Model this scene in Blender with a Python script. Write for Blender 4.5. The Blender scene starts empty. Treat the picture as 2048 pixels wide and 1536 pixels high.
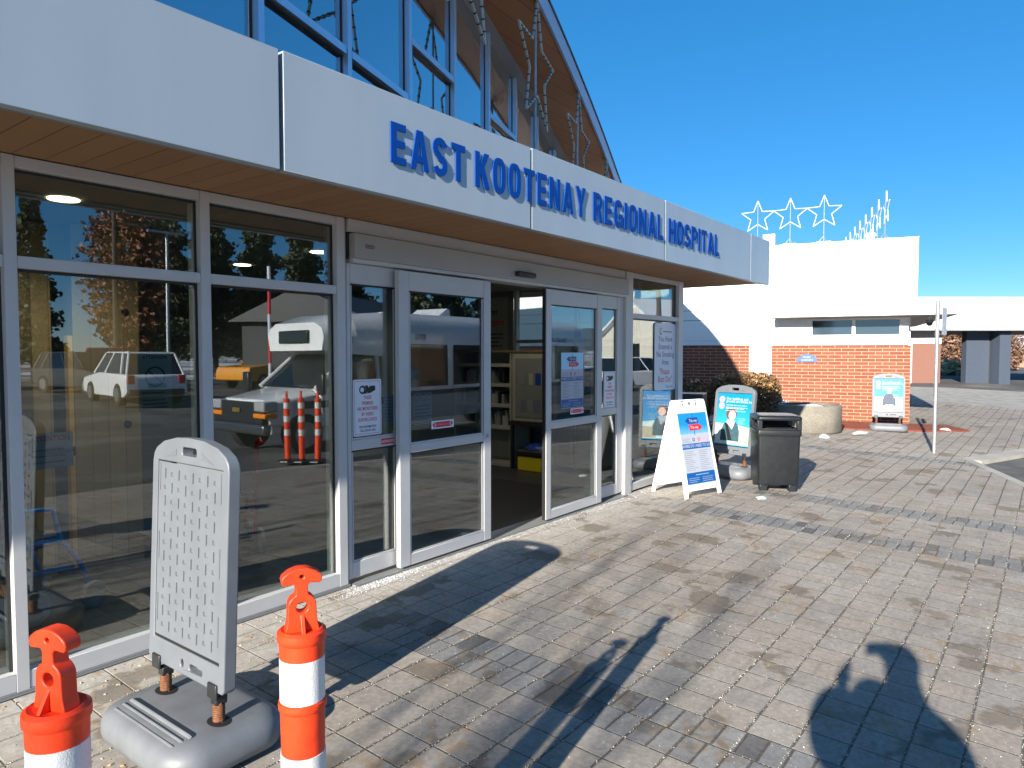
import bpy, bmesh, math, random
from mathutils import Vector, Matrix, Euler, noise
R=math.radians
random.seed(7)
SC=bpy.context.scene
COL=SC.collection
# ------------------------------------------------------------------ camera
cam_d=bpy.data.cameras.new('camera'); cam=bpy.data.objects.new('camera',cam_d); COL.objects.link(cam)
CAM_D=3.778
cam.location=(0,-CAM_D,1.6)
cam_d.sensor_width=36; cam_d.lens=36*1410/2048.0
cam.rotation_euler=(R(90-2.56),0,R(37.5-90))
cam_d.clip_start=.02; cam_d.clip_end=6000
SC.camera=cam
# ------------------------------------------------------------------ world, sun, exposure
SUN_AZ=189.8; SUN_EL=20.5     # heading of the sun seen from the scene (ccw from +X)
w=bpy.data.worlds.new('World'); SC.world=w; w.use_nodes=True
nt=w.node_tree; nt.nodes.clear()
sky=nt.nodes.new('ShaderNodeTexSky'); sky.sky_type='NISHITA'; sky.sun_disc=False
sky.sun_elevation=R(SUN_EL); sky.sun_rotation=R(90-SUN_AZ)
sky.altitude=3000; sky.air_density=1.0; sky.dust_density=0; sky.ozone_density=6
hs=nt.nodes.new('ShaderNodeHueSaturation'); hs.inputs['Saturation'].default_value=1.42
gm=nt.nodes.new('ShaderNodeGamma'); gm.inputs[1].default_value=.62
bg=nt.nodes.new('ShaderNodeBackground'); bg.inputs[1].default_value=.126
wo=nt.nodes.new('ShaderNodeOutputWorld')
nt.links.new(sky.outputs[0],gm.inputs[0]); nt.links.new(gm.outputs[0],hs.inputs['Color']); nt.links.new(hs.outputs[0],bg.inputs[0]); nt.links.new(bg.outputs[0],wo.inputs[0])
sd=bpy.data.lights.new('sun','SUN'); sd.energy=5.0; sd.angle=R(.53); sd.color=(1,.93,.82)
sun=bpy.data.objects.new('sun',sd); COL.objects.link(sun)
sv=Vector((math.cos(R(SUN_EL))*math.cos(R(SUN_AZ)),math.cos(R(SUN_EL))*math.sin(R(SUN_AZ)),math.sin(R(SUN_EL))))
sun.rotation_euler=(-sv).to_track_quat('-Z','Y').to_euler()
sun.location=(-10,-6,12)
vs=SC.view_settings; SC.display_settings.display_device='sRGB'
vs.view_transform='Standard'; vs.look='None'; vs.gamma=1; vs.exposure=1.38; vs.use_curve_mapping=False
cy=SC.cycles; cy.use_denoising=True; cy.max_bounces=8; cy.transparent_max_bounces=16; cy.glossy_bounces=5; cy.diffuse_bounces=4
cy.sample_clamp_indirect=6

# ------------------------------------------------------------------ materials
def mat(name,color,rough=.6,metal=0,nscale=None,namp=.12,bump=0,bscale=60,spec=.5,emit=None,stretch=None,coat=0,coord='Object'):
    m=bpy.data.materials.new(name); m.use_nodes=True; t=m.node_tree; b=t.nodes['Principled BSDF']
    b.inputs['Base Color'].default_value=(*color,1); b.inputs['Roughness'].default_value=rough
    b.inputs['Metallic'].default_value=metal; b.inputs['Specular IOR Level'].default_value=spec
    b.inputs['Coat Weight'].default_value=coat
    if emit: b.inputs['Emission Color'].default_value=(*emit[:3],1); b.inputs['Emission Strength'].default_value=emit[3]
    tc=t.nodes.new('ShaderNodeTexCoord'); src=tc.outputs[coord]
    if stretch:
        mp=t.nodes.new('ShaderNodeMapping'); mp.inputs['Scale'].default_value=stretch; t.links.new(src,mp.inputs[0]); src=mp.outputs[0]
    if nscale is None and namp: nscale=9
    if namp:
        n=t.nodes.new('ShaderNodeTexNoise'); n.inputs['Scale'].default_value=nscale; n.inputs['Detail'].default_value=6; t.links.new(src,n.inputs['Vector'])
        r=t.nodes.new('ShaderNodeMapRange'); r.inputs[1].default_value=.3; r.inputs[2].default_value=.7
        r.inputs[3].default_value=1-namp; r.inputs[4].default_value=1+namp; t.links.new(n.outputs[0],r.inputs[0])
        mx=t.nodes.new('ShaderNodeVectorMath'); mx.operation='SCALE'; mx.inputs[0].default_value=color; t.links.new(r.outputs[0],mx.inputs['Scale'])
        t.links.new(mx.outputs[0],b.inputs['Base Color'])
    if bump:
        n2=t.nodes.new('ShaderNodeTexNoise'); n2.inputs['Scale'].default_value=bscale; n2.inputs['Detail'].default_value=4; t.links.new(src,n2.inputs['Vector'])
        bp=t.nodes.new('ShaderNodeBump'); bp.inputs['Strength'].default_value=bump; bp.inputs['Distance'].default_value=.01
        t.links.new(n2.outputs[0],bp.inputs['Height']); t.links.new(bp.outputs[0],b.inputs['Normal'])
    return m
class NT:
    """tiny node helper"""
    def __init__(s,name):
        s.m=bpy.data.materials.new(name); s.m.use_nodes=True; s.t=s.m.node_tree; s.b=s.t.nodes['Principled BSDF']
    def n(s,k,**kw):
        x=s.t.nodes.new('ShaderNode'+k)
        for a,v in kw.items(): setattr(x,a,v)
        return x
    def l(s,a,b): s.t.links.new(a,b)
    def val(s,inp,v):
        if isinstance(v,(int,float,tuple)): inp.default_value=v
        else: s.l(v,inp)
    def math(s,op,a,b=0,c=0,clamp=False):
        x=s.n('Math',operation=op,use_clamp=clamp)
        for i,v in enumerate((a,b,c)): s.val(x.inputs[i],v)
        return x.outputs[0]
    def noise(s,vec,scale,detail=4,rough=.5):
        x=s.n('TexNoise'); s.l(vec,x.inputs['Vector']); x.inputs['Scale'].default_value=scale; x.inputs['Detail'].default_value=detail; x.inputs['Roughness'].default_value=rough
        return x.outputs[0]
    def ramp(s,v,a,b,lo=0.,hi=1.):
        x=s.n('MapRange'); x.clamp=True
        for i,k in enumerate((a,b,lo,hi)): x.inputs[i+1].default_value=k
        s.l(v,x.inputs[0]); return x.outputs[0]
    def mix(s,f,a,b):
        x=s.n('Mix',data_type='RGBA'); s.val(x.inputs[0],f)
        for i,v in ((6,a),(7,b)):
            if isinstance(v,tuple): x.inputs[i].default_value=(*v[:3],1)
            else: s.l(v,x.inputs[i])
        return x.outputs[2]
    def coords(s,kind='Object'):
        tc=s.n('TexCoord'); sp=s.n('SeparateXYZ'); s.l(tc.outputs[kind],sp.inputs[0]); return tc.outputs[kind],sp.outputs
    def bump(s,h,st=.5,dist=.01):
        x=s.n('Bump'); x.inputs['Strength'].default_value=st; x.inputs['Distance'].default_value=dist; s.l(h,x.inputs['Height']); s.l(x.outputs[0],s.b.inputs['Normal'])

def glass(name,tint=(.80,.86,.84),refl=.22,rough=.003,dark=False):
    g=NT(name); t=g.t; t.nodes.remove(g.b); out=t.nodes['Material Output']
    gl=g.n('BsdfGlossy'); gl.inputs['Roughness'].default_value=rough; gl.inputs['Color'].default_value=(.95,.97,1,1)
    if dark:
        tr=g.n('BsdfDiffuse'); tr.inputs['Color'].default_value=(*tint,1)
    else:
        tr=g.n('BsdfTransparent'); tr.inputs['Color'].default_value=(*tint,1)
    lw=g.n('LayerWeight'); lw.inputs['Blend'].default_value=.5
    f=g.math('POWER',lw.outputs['Facing'],4.0); f=g.math('MULTIPLY_ADD',f,.75,refl,clamp=True)
    co,_=g.coords(); wv=g.noise(co,1.3,1); bp=g.n('Bump'); bp.inputs['Strength'].default_value=.035; bp.inputs['Distance'].default_value=.02; g.l(wv,bp.inputs['Height'])
    g.l(bp.outputs[0],gl.inputs['Normal'])
    mx=g.n('MixShader'); g.l(f,mx.inputs[0]); g.l(tr.outputs[0],mx.inputs[1]); g.l(gl.outputs[0],mx.inputs[2]); g.l(mx.outputs[0],out.inputs[0])
    return g.m

def paving_material():
    g=NT('paving'); co,(x,y,z)=g.coords()
    wob=g.noise(co,3.,2); wobs=g.math('MULTIPLY_ADD',wob,.012,-.006)
    P=.1955; Q=.198
    u=g.math('DIVIDE',g.math('ADD',g.math('SUBTRACT',x,2.69),wobs),P); v=g.math('DIVIDE',g.math('ADD',g.math('ADD',y,2.73),wobs),Q)
    iu=g.math('FLOOR',u)
    band=None
    for k in (0,1,21,22,28,29,-24,-25,50,51):
        c=g.math('COMPARE',iu,float(k),.1); band=c if band is None else g.math('MAXIMUM',band,c)
    v2=g.math('MULTIPLY',v,g.math('ADD',band,1.0)); off=g.math('MULTIPLY',band,g.math('MULTIPLY',g.math('MODULO',iu,2.0),.13)); v2=g.math('ADD',v2,off)
    iv=g.math('FLOOR',v2)
    fu=g.math('FRACT',u); fv=g.math('FRACT',v2)
    du=g.math('MINIMUM',fu,g.math('SUBTRACT',1.,fu)); dv=g.math('MINIMUM',fv,g.math('SUBTRACT',1.,fv))
    dun=g.math('MULTIPLY',du,P); dvn=g.math('DIVIDE',g.math('MULTIPLY',dv,Q),g.math('ADD',band,1.0))
    edge=g.noise(co,55.,3); ej=g.math('MULTIPLY_ADD',edge,.006,-.003)
    ju=g.ramp(g.math('ADD',dun,ej),.0016,.0055); jv=g.ramp(g.math('ADD',dvn,ej),.0028,.0075)
    joint=g.math('SUBTRACT',1.,g.math('MULTIPLY',ju,jv))        # 1 in joints
    cmb=g.n('CombineXYZ'); g.l(iu,cmb.inputs[0]); g.l(iv,cmb.inputs[1])
    wn=g.n('TexWhiteNoise',noise_dimensions='2D'); g.l(cmb.outputs[0],wn.inputs['Vector']); rnd=wn.outputs['Value']; rc=wn.outputs['Color']
    sp=g.n('SeparateColor'); g.l(rc,sp.inputs[0])
    tan=g.mix(sp.outputs[0],(.302,.260,.212),(.318,.292,.256)); 
    tan=g.mix(g.ramp(sp.outputs[1],.5,1.),tan,(.275,.252,.225))
    gry=g.mix(sp.outputs[0],(.170,.174,.176),(.232,.230,.222)); gry=g.mix(g.ramp(sp.outputs[1],.86,.9),gry,(.085,.086,.088))
    col=g.mix(band,tan,gry)
    # colour drift across the yard: browner far away, dusty pale strip by the doors
    drift=g.noise(co,.55,3); col=g.mix(g.ramp(drift,.42,.62,0,.45),col,(.215,.19,.165))
    dust=g.math('MULTIPLY',g.ramp(g.math('ADD',y,g.math('MULTIPLY',g.noise(co,2.2,3),.5)),-.62,-.02),g.ramp(x,-1.,1.,.4,1.))
    dust=g.math('MULTIPLY',dust,g.ramp(x,7.3,9.5,1.,.1))
    col=g.mix(g.math('MULTIPLY',dust,.8),col,(.40,.375,.335))
    # fine mottling
    n1=g.noise(co,38.,6,.65); mm=g.n('VectorMath',operation='SCALE'); g.l(col,mm.inputs[0]); g.l(g.ramp(n1,.25,.75,.72,1.26),mm.inputs['Scale']); col=mm.outputs[0]
    n4=g.noise(co,5.,5,.6); mm2=g.n('VectorMath',operation='SCALE'); g.l(col,mm2.inputs[0]); g.l(g.ramp(n4,.3,.7,.86,1.12),mm2.inputs['Scale']); col=mm2.outputs[0]
    # damp dark patches that fill whole stones in places
    st=g.noise(co,1.9,4,.6); damp=g.math('MULTIPLY',g.ramp(st,.565,.60),g.ramp(sp.outputs[2],.25,.4)); col=g.mix(g.math('MULTIPLY',damp,.62),col,(.105,.085,.062))
    # straw-coloured grit at the rims of those patches
    rim=g.math('MULTIPLY',g.ramp(st,.55,.57),g.ramp(g.noise(co,14.,5,.7),.50,.58)); rim=g.math('MULTIPLY',rim,g.math('SUBTRACT',1.,g.math('MULTIPLY',damp,.7)))
    col=g.mix(g.math('MULTIPLY',rim,.6),col,(.27,.17,.075))
    # streaky scuffs across the far rows
    mp=g.n('Mapping'); mp.inputs['Scale'].default_value=(1.2,7.,1.); g.l(co,mp.inputs[0]); sk=g.noise(mp.outputs[0],2.2,5,.6); col=g.mix(g.ramp(sk,.58,.72,0,.35),col,(.13,.11,.09))
    # joints: dark sand, lighter gravel bits
    vo=g.n('TexVoronoi'); vo.inputs['Scale'].default_value=210; g.l(co,vo.inputs['Vector']); bit=g.ramp(vo.outputs['Distance'],.18,.3,1.,0.)
    pick=g.n('SeparateColor'); g.l(vo.outputs['Color'],pick.inputs[0]); 
    jcol=g.mix(g.math('MULTIPLY',bit,g.ramp(pick.outputs[0],.45,.5)),(.060,.050,.038),(.42,.38,.32))
    jcol=g.mix(g.math('MULTIPLY',dust,.8),jcol,(.30,.27,.23))
    col=g.mix(g.math('MULTIPLY',joint,.86),col,jcol)
    # scattered pale grit specks over stones
    vo2=g.n('TexVoronoi'); vo2.inputs['Scale'].default_value=95; g.l(co,vo2.inputs['Vector']); p2=g.n('SeparateColor'); g.l(vo2.outputs['Color'],p2.inputs[0])
    spk=g.math('MULTIPLY',g.ramp(vo2.outputs['Distance'],.10,.17,1.,0.),g.ramp(p2.outputs[1],.80,.81)); col=g.mix(g.math('MULTIPLY',spk,.75),col,(.62,.59,.54))
    g.l(col,g.b.inputs['Base Color']); g.b.inputs['Roughness'].default_value=.82; g.b.inputs['Specular IOR Level'].default_value=.35
    h=g.math('SUBTRACT',g.math('MULTIPLY',n1,.25),g.math('MULTIPLY',joint,1.0)); h=g.math('ADD',h,g.math('MULTIPLY',spk,.5)); h=g.math('ADD',h,g.math('MULTIPLY',rnd,.35)); g.bump(h,.65,.006)
    return g.m

def brick_material():
    g=NT('red_brick'); co,(x,y,z)=g.coords()
    cb=g.n('CombineXYZ'); g.l(g.math('ADD',x,y),cb.inputs[0]); g.l(g.math('ADD',z,-.012),cb.inputs[1])
    br=g.n('TexBrick'); g.l(cb.outputs[0],br.inputs['Vector']); br.inputs['Scale'].default_value=1; br.inputs['Mortar Size'].default_value=.0075; br.inputs['Mortar Smooth'].default_value=.25
    br.inputs['Brick Width'].default_value=.282; br.inputs['Row Height'].default_value=.0785; br.offset=.5
    br.inputs['Color1'].default_value=(.185,.050,.028,1); br.inputs['Color2'].default_value=(.235,.075,.044,1); br.inputs['Mortar'].default_value=(.40,.275,.165,1); br.inputs['Bias'].default_value=-.1
    n=g.noise(co,30,5); mm=g.n('VectorMath',operation='SCALE'); g.l(br.outputs[0],mm.inputs[0]); g.l(g.ramp(n,.25,.75,.82,1.15),mm.inputs['Scale'])
    g.l(mm.outputs[0],g.b.inputs['Base Color']); g.b.inputs['Roughness'].default_value=.85
    g.bump(g.math('SUBTRACT',g.math('MULTIPLY',n,.3),br.outputs['Fac']),.5,.006); return g.m

def board_material(name,c1,c2,axis,pitch,seam=.008,grain=(1,1,1)):
    g=NT(name); co,sp=g.coords(); a=sp[axis]
    u=g.math('DIVIDE',a,pitch); f=g.math('FRACT',u); d=g.math('MINIMUM',f,g.math('SUBTRACT',1.,f)); s=g.ramp(d,seam*.4,seam*1.4)
    wn=g.n('TexWhiteNoise',noise_dimensions='1D'); g.l(g.math('FLOOR',u),wn.inputs['W'])
    mp=g.n('Mapping'); mp.inputs['Scale'].default_value=grain; g.l(co,mp.inputs[0]); n=g.noise(mp.outputs[0],6,6,.6)
    c=g.mix(g.math('ADD',g.math('MULTIPLY',wn.outputs['Value'],.5),g.math('MULTIPLY',n,.5)),c1,c2); c=g.mix(s,(c1[0]*.35,c1[1]*.3,c1[2]*.3),c)
    g.l(c,g.b.inputs['Base Color']); g.b.inputs['Roughness'].default_value=.55; g.bump(s,.3,.003); return g.m

def gravel_sheet(name,c1,c2,scale=60,rough=.9,c3=None,t3=(.55,.62),s3=.35,bump=.4,wet=None):
    g=NT(name); co,_=g.coords(); n=g.noise(co,scale,6,.7); n2=g.noise(co,scale*.05,4)
    c=g.mix(g.ramp(n,.3,.7),c1,c2); mm=g.n('VectorMath',operation='SCALE'); g.l(c,mm.inputs[0]); g.l(g.ramp(n2,.3,.7,.75,1.2),mm.inputs['Scale']); c=mm.outputs[0]
    if c3: c=g.mix(g.ramp(g.noise(co,s3,6,.6),*t3),c,c3)
    g.l(c,g.b.inputs['Base Color']); g.b.inputs['Roughness'].default_value=rough; g.bump(n,bump,.01); return g.m

M={}
M['pave']=paving_material(); M['brick']=brick_material()
M['alu']=mat('brushed_aluminium',(.50,.50,.50),.40,.10,nscale=3,namp=.04)
M['aluup']=mat('sky_tinted_aluminium',(.56,.66,.78),.24,.55,nscale=3,namp=.03)  # blue sky light on the shaded upper bars is put into the base colour
M['alu2']=mat('aluminium_header',(.36,.35,.335),.45,.1,nscale=2,namp=.04)
M['gasket']=mat('black_gasket',(.012,.012,.014),.5,namp=0)
M['fascia']=mat('fascia_panel',(.36,.42,.47),.36,.15,nscale=1.2,namp=.045,bump=.10,bscale=1.1,stretch=(2.2,2.2,.5))
M['fedge']=mat('fascia_return',(.78,.78,.77),.4,.1,namp=.02)
M['trimgrey']=mat('grey_trim',(.23,.24,.24),.5,.2,namp=.04)
M['soffit']=board_material('wood_soffit',(.245,.120,.042),(.335,.180,.075),0,.132,.02,(14,.7,1))
M['roofsoffit']=board_material('roof_wood_soffit',(.24,.085,.024),(.33,.13,.038),2,.085,.02,(1,1,12))
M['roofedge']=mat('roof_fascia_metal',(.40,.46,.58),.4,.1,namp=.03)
M['roofdark']=mat('roof_dark_edge',(.05,.05,.055),.5,namp=.1)
M['glass']=glass('clear_glazing',(.66,.72,.70),.150)
M['glassdoor']=glass('door_glazing',(.62,.70,.70),.16)
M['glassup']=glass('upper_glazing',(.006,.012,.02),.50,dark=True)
M['glasswin']=glass('annex_glazing',(.035,.055,.075),.10,dark=True,rough=.05)
M['blue']=mat('blue_letter',(.0,.052,.29),.65,namp=.03,spec=.15)
M['white']=mat('white_stucco',(.80,.80,.785),.75,nscale=4,namp=.025,bump=.12,bscale=120)
M['whitemetal']=mat('white_metal',(.74,.75,.76),.45,namp=.02)
M['clt']=board_material('cross_laminated_timber',(.38,.26,.13),(.55,.39,.21),0,.115,.012,(9,9,.5))
M['cltsun']=mat('painted_sunlit_timber',(.90,.52,.14),.5,namp=.1,emit=None)  # orange-yellow colour stands in for sun on the timber edge
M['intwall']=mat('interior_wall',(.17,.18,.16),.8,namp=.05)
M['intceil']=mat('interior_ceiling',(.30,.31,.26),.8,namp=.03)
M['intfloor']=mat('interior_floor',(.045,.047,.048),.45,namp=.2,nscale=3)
M['matfloor']=board_material('entrance_mat',(.018,.019,.022),(.032,.033,.036),1,.03,.12,(1,1,1))
M['lamp']=mat('lit_downlight',(1,.95,.85),.5,namp=0,emit=(1,.86,.62,6))
M['dark']=mat('dark_plastic',(.018,.019,.021),.38,namp=.15,bump=.05)
M['binblack']=mat('black_bin_plastic',(.010,.0115,.0135),.38,namp=.25,nscale=14,bump=.08,bscale=200)
M['binside']=mat('bin_inner',(.005,.005,.006),.8,namp=0)
M['signgrey']=mat('grey_sign_plastic',(.128,.142,.16),.45,namp=.08,nscale=7,bump=.04,bscale=260)
M['signgrey2']=mat('grey_base_plastic',(.14,.15,.165),.5,namp=.12,nscale=9,bump=.06,bscale=200)
M['pocket']=mat('waffle_pocket',(.11,.12,.135),.6,namp=.1)
M['spring']=mat('rusty_spring',(.20,.085,.04),.75,.3,nscale=60,namp=.4,bump=.3)
M['orange']=mat('orange_plastic',(.78,.048,.009),.42,namp=.13,nscale=22,bump=.08,bscale=160)
M['orangeold']=mat('faded_orange_plastic',(.80,.06,.01),.45,namp=.08)
M['afwhite']=mat('white_plastic',(.83,.83,.81),.45,namp=.03,nscale=8)
M['paper']=mat('white_poster',(.37,.40,.46),.4,namp=.01)
M['signwhite']=mat('white_sign_plate',(.70,.72,.78),.35,.0,namp=.02)
M['red']=mat('sign_red',(.62,.02,.03),.4,namp=0)
M['navy']=mat('sign_navy',(.015,.045,.22),.4,namp=0)
M['black']=mat('sign_black',(.012,.012,.016),.45,namp=0)
M['textgrey']=mat('small_print_grey',(.13,.14,.20),.5,namp=0)
M['pblue']=mat('poster_blue',(.01,.25,.60),.35,namp=0)
M['pband']=mat('poster_band_blue',(.004,.085,.30),.35,namp=0)
M['ppink']=mat('poster_pink',(.75,.22,.36),.4,namp=0)
M['skin']=mat('poster_skin',(.78,.52,.42),.45,namp=.03)
M['coat']=mat('poster_coat',(.035,.085,.105),.5,namp=.25,nscale=30)
M['navyjac']=mat('poster_jacket',(.02,.035,.075),.5,namp=.2,nscale=30)
M['hairbrown']=mat('poster_hair',(.10,.045,.035),.6,namp=.2)
M['psand']=mat('poster_foreground',(.42,.40,.30),.5,namp=.3,nscale=90)
M['ppale']=mat('poster_pale',(.55,.70,.72),.5,namp=.06)
def poster_sky(name,top,bot,h0,h1):
    g=NT(name); co,(x,y,z)=g.coords(); n=g.noise(co,3,4); f=g.ramp(g.math('ADD',z,g.math('MULTIPLY',n,.12)),h0,h1)
    g.l(g.mix(f,bot,top),g.b.inputs['Base Color']); g.b.inputs['Roughness'].default_value=.28; return g.m
M['psky']=poster_sky('poster_blue_picture',(.004,.20,.52),(.06,.42,.70),.35,1.0)
M['afsky']=poster_sky('poster_cloud_picture',(.01,.22,.60),(.30,.62,.82),.62,.86)
M['conc']=gravel_sheet('exposed_aggregate',(.10,.09,.07),(.26,.24,.20),60)
M['kerb']=gravel_sheet('concrete_kerb',(.26,.25,.22),(.36,.345,.31),40)
M['asphalt']=gravel_sheet('asphalt',(.045,.045,.047),(.085,.083,.08),90,c3=(.13,.125,.115),t3=(.5,.62),s3=.5)
M['apron']=gravel_sheet('concrete_apron',(.25,.24,.21),(.31,.295,.26),50)
M['earth']=gravel_sheet('winter_ground',(.12,.10,.07),(.20,.17,.12),20,c3=(.72,.75,.80),t3=(.47,.53),s3=.09)
M['snow']=mat('old_snow',(.62,.64,.68),.7,namp=.06,nscale=20,bump=.5,bscale=15)
M['mulch']=gravel_sheet('red_mulch',(.10,.022,.012),(.30,.075,.035),70,bump=.8)
M['galv']=mat('galvanised_steel',(.40,.42,.42),.45,.7,nscale=25,namp=.15)
M['hill']=gravel_sheet('hill_forest',(.05,.075,.09),(.10,.13,.15),.05,c3=(.45,.5,.56),t3=(.52,.6),s3=.02,bump=0)
M['bark']=mat('bark',(.085,.06,.042),.9,namp=.3,nscale=12,bump=.6,bscale=30)
def leafm(name,c1,c2,c3):
    g=NT(name); oi=g.n('Attribute'); oi.attribute_name='rnd'; oi.attribute_type='GEOMETRY'
    c=g.mix(g.ramp(oi.outputs['Fac'],0,.55),c1,c2); c=g.mix(g.ramp(oi.outputs['Fac'],.6,1.),c,c3); g.l(c,g.b.inputs['Base Color']); g.b.inputs['Roughness'].default_value=.6; return g.m
M['needle']=leafm('conifer_needles',(.018,.035,.016),(.045,.07,.028),(.085,.10,.04))
M['rustleaf']=leafm('rust_brown_leaves',(.13,.05,.025),(.24,.10,.05),(.34,.17,.08))
M['hedge']=leafm('hedge_leaves',(.040,.026,.014),(.21,.115,.045),(.42,.25,.10))
M['twig']=leafm('bare_twigs',(.10,.055,.035),(.19,.10,.065),(.27,.16,.10))
M['straw']=leafm('straw_grass',(.34,.25,.12),(.48,.36,.19),(.60,.48,.28))
M['light']=mat('rope_light_tube',(.40,.40,.34),.35,namp=.1)
M['starwhite']=mat('white_rope_light',(.55,.55,.52),.4,namp=.02)
M['carwhite']=mat('white_car_paint',(.84,.85,.86),.25,namp=.02,coat=.6)
M['carred']=mat('red_car_paint',(.30,.012,.015),.25,namp=.02,coat=.6)
M['caryel']=mat('yellow_car_paint',(.75,.30,.01),.3,namp=.02,coat=.5)
M['cargrey']=mat('dark_car_paint',(.05,.055,.06),.25,namp=.02,coat=.6)
M['carglass']=mat('car_window_glass',(.010,.014,.018),.06,namp=0,spec=.9)
M['tyre']=mat('tyre_rubber',(.018,.018,.018),.8,namp=.1)
M['rim']=mat('wheel_rim',(.45,.46,.47),.3,.8,namp=.05)
M['taill']=mat('red_lens',(.45,.01,.01),.2,namp=0)
M['amber']=mat('amber_lens',(.85,.25,.01),.2,namp=0)
M['chrome']=mat('chrome_bumper',(.30,.31,.33),.2,.9,namp=.02)
M['headl']=mat('clear_lens',(.5,.52,.55),.1,.3,namp=0)
M['buspanel']=mat('bus_dark_panel',(.03,.045,.045),.3,namp=.05)
M['bustrim']=mat('bus_grey_lower',(.33,.34,.35),.35,namp=.03)
M['walker']=mat('blue_tube_paint',(.01,.24,.85),.3,.2,namp=.03)
M['redtube']=mat('red_tube_paint',(.45,.015,.02),.3,namp=.03)
M['greyrub']=mat('grey_castor_rubber',(.30,.30,.29),.6,namp=.05)
M['yellow']=mat('yellow_bucket',(.62,.50,.01),.4,namp=.05)
M['bag']=mat('blue_bag',(.015,.06,.30),.35,namp=.1,bump=.5,bscale=30)
M['cab']=mat('cream_cabinet',(.30,.30,.24),.6,namp=.04)
M['cabtop']=mat('timber_top',(.16,.10,.055),.5,namp=.1)
M['cloth']=mat('dark_parka_cloth',(.03,.04,.06),.85,namp=.2)
M['jeans']=mat('denim',(.04,.06,.11),.85,namp=.2)
M['face']=mat('person_skin',(.50,.30,.22),.5,namp=.03)
M['hutsiding']=mat('cream_siding',(.62,.60,.52),.7,namp=.04)
M['hutroof']=mat('snowy_roof',(.70,.73,.78),.7,namp=.1)
M['reflw']=mat('reflective_sheeting',(.68,.70,.70),.32,.1,nscale=220,namp=.10,bump=.25,bscale=320)
M['grit']=leafm('grit_stone',(.30,.27,.22),(.45,.41,.35),(.66,.63,.58))
M['debris']=leafm('wood_debris',(.20,.10,.04),(.40,.25,.12),(.62,.55,.45))

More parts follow.
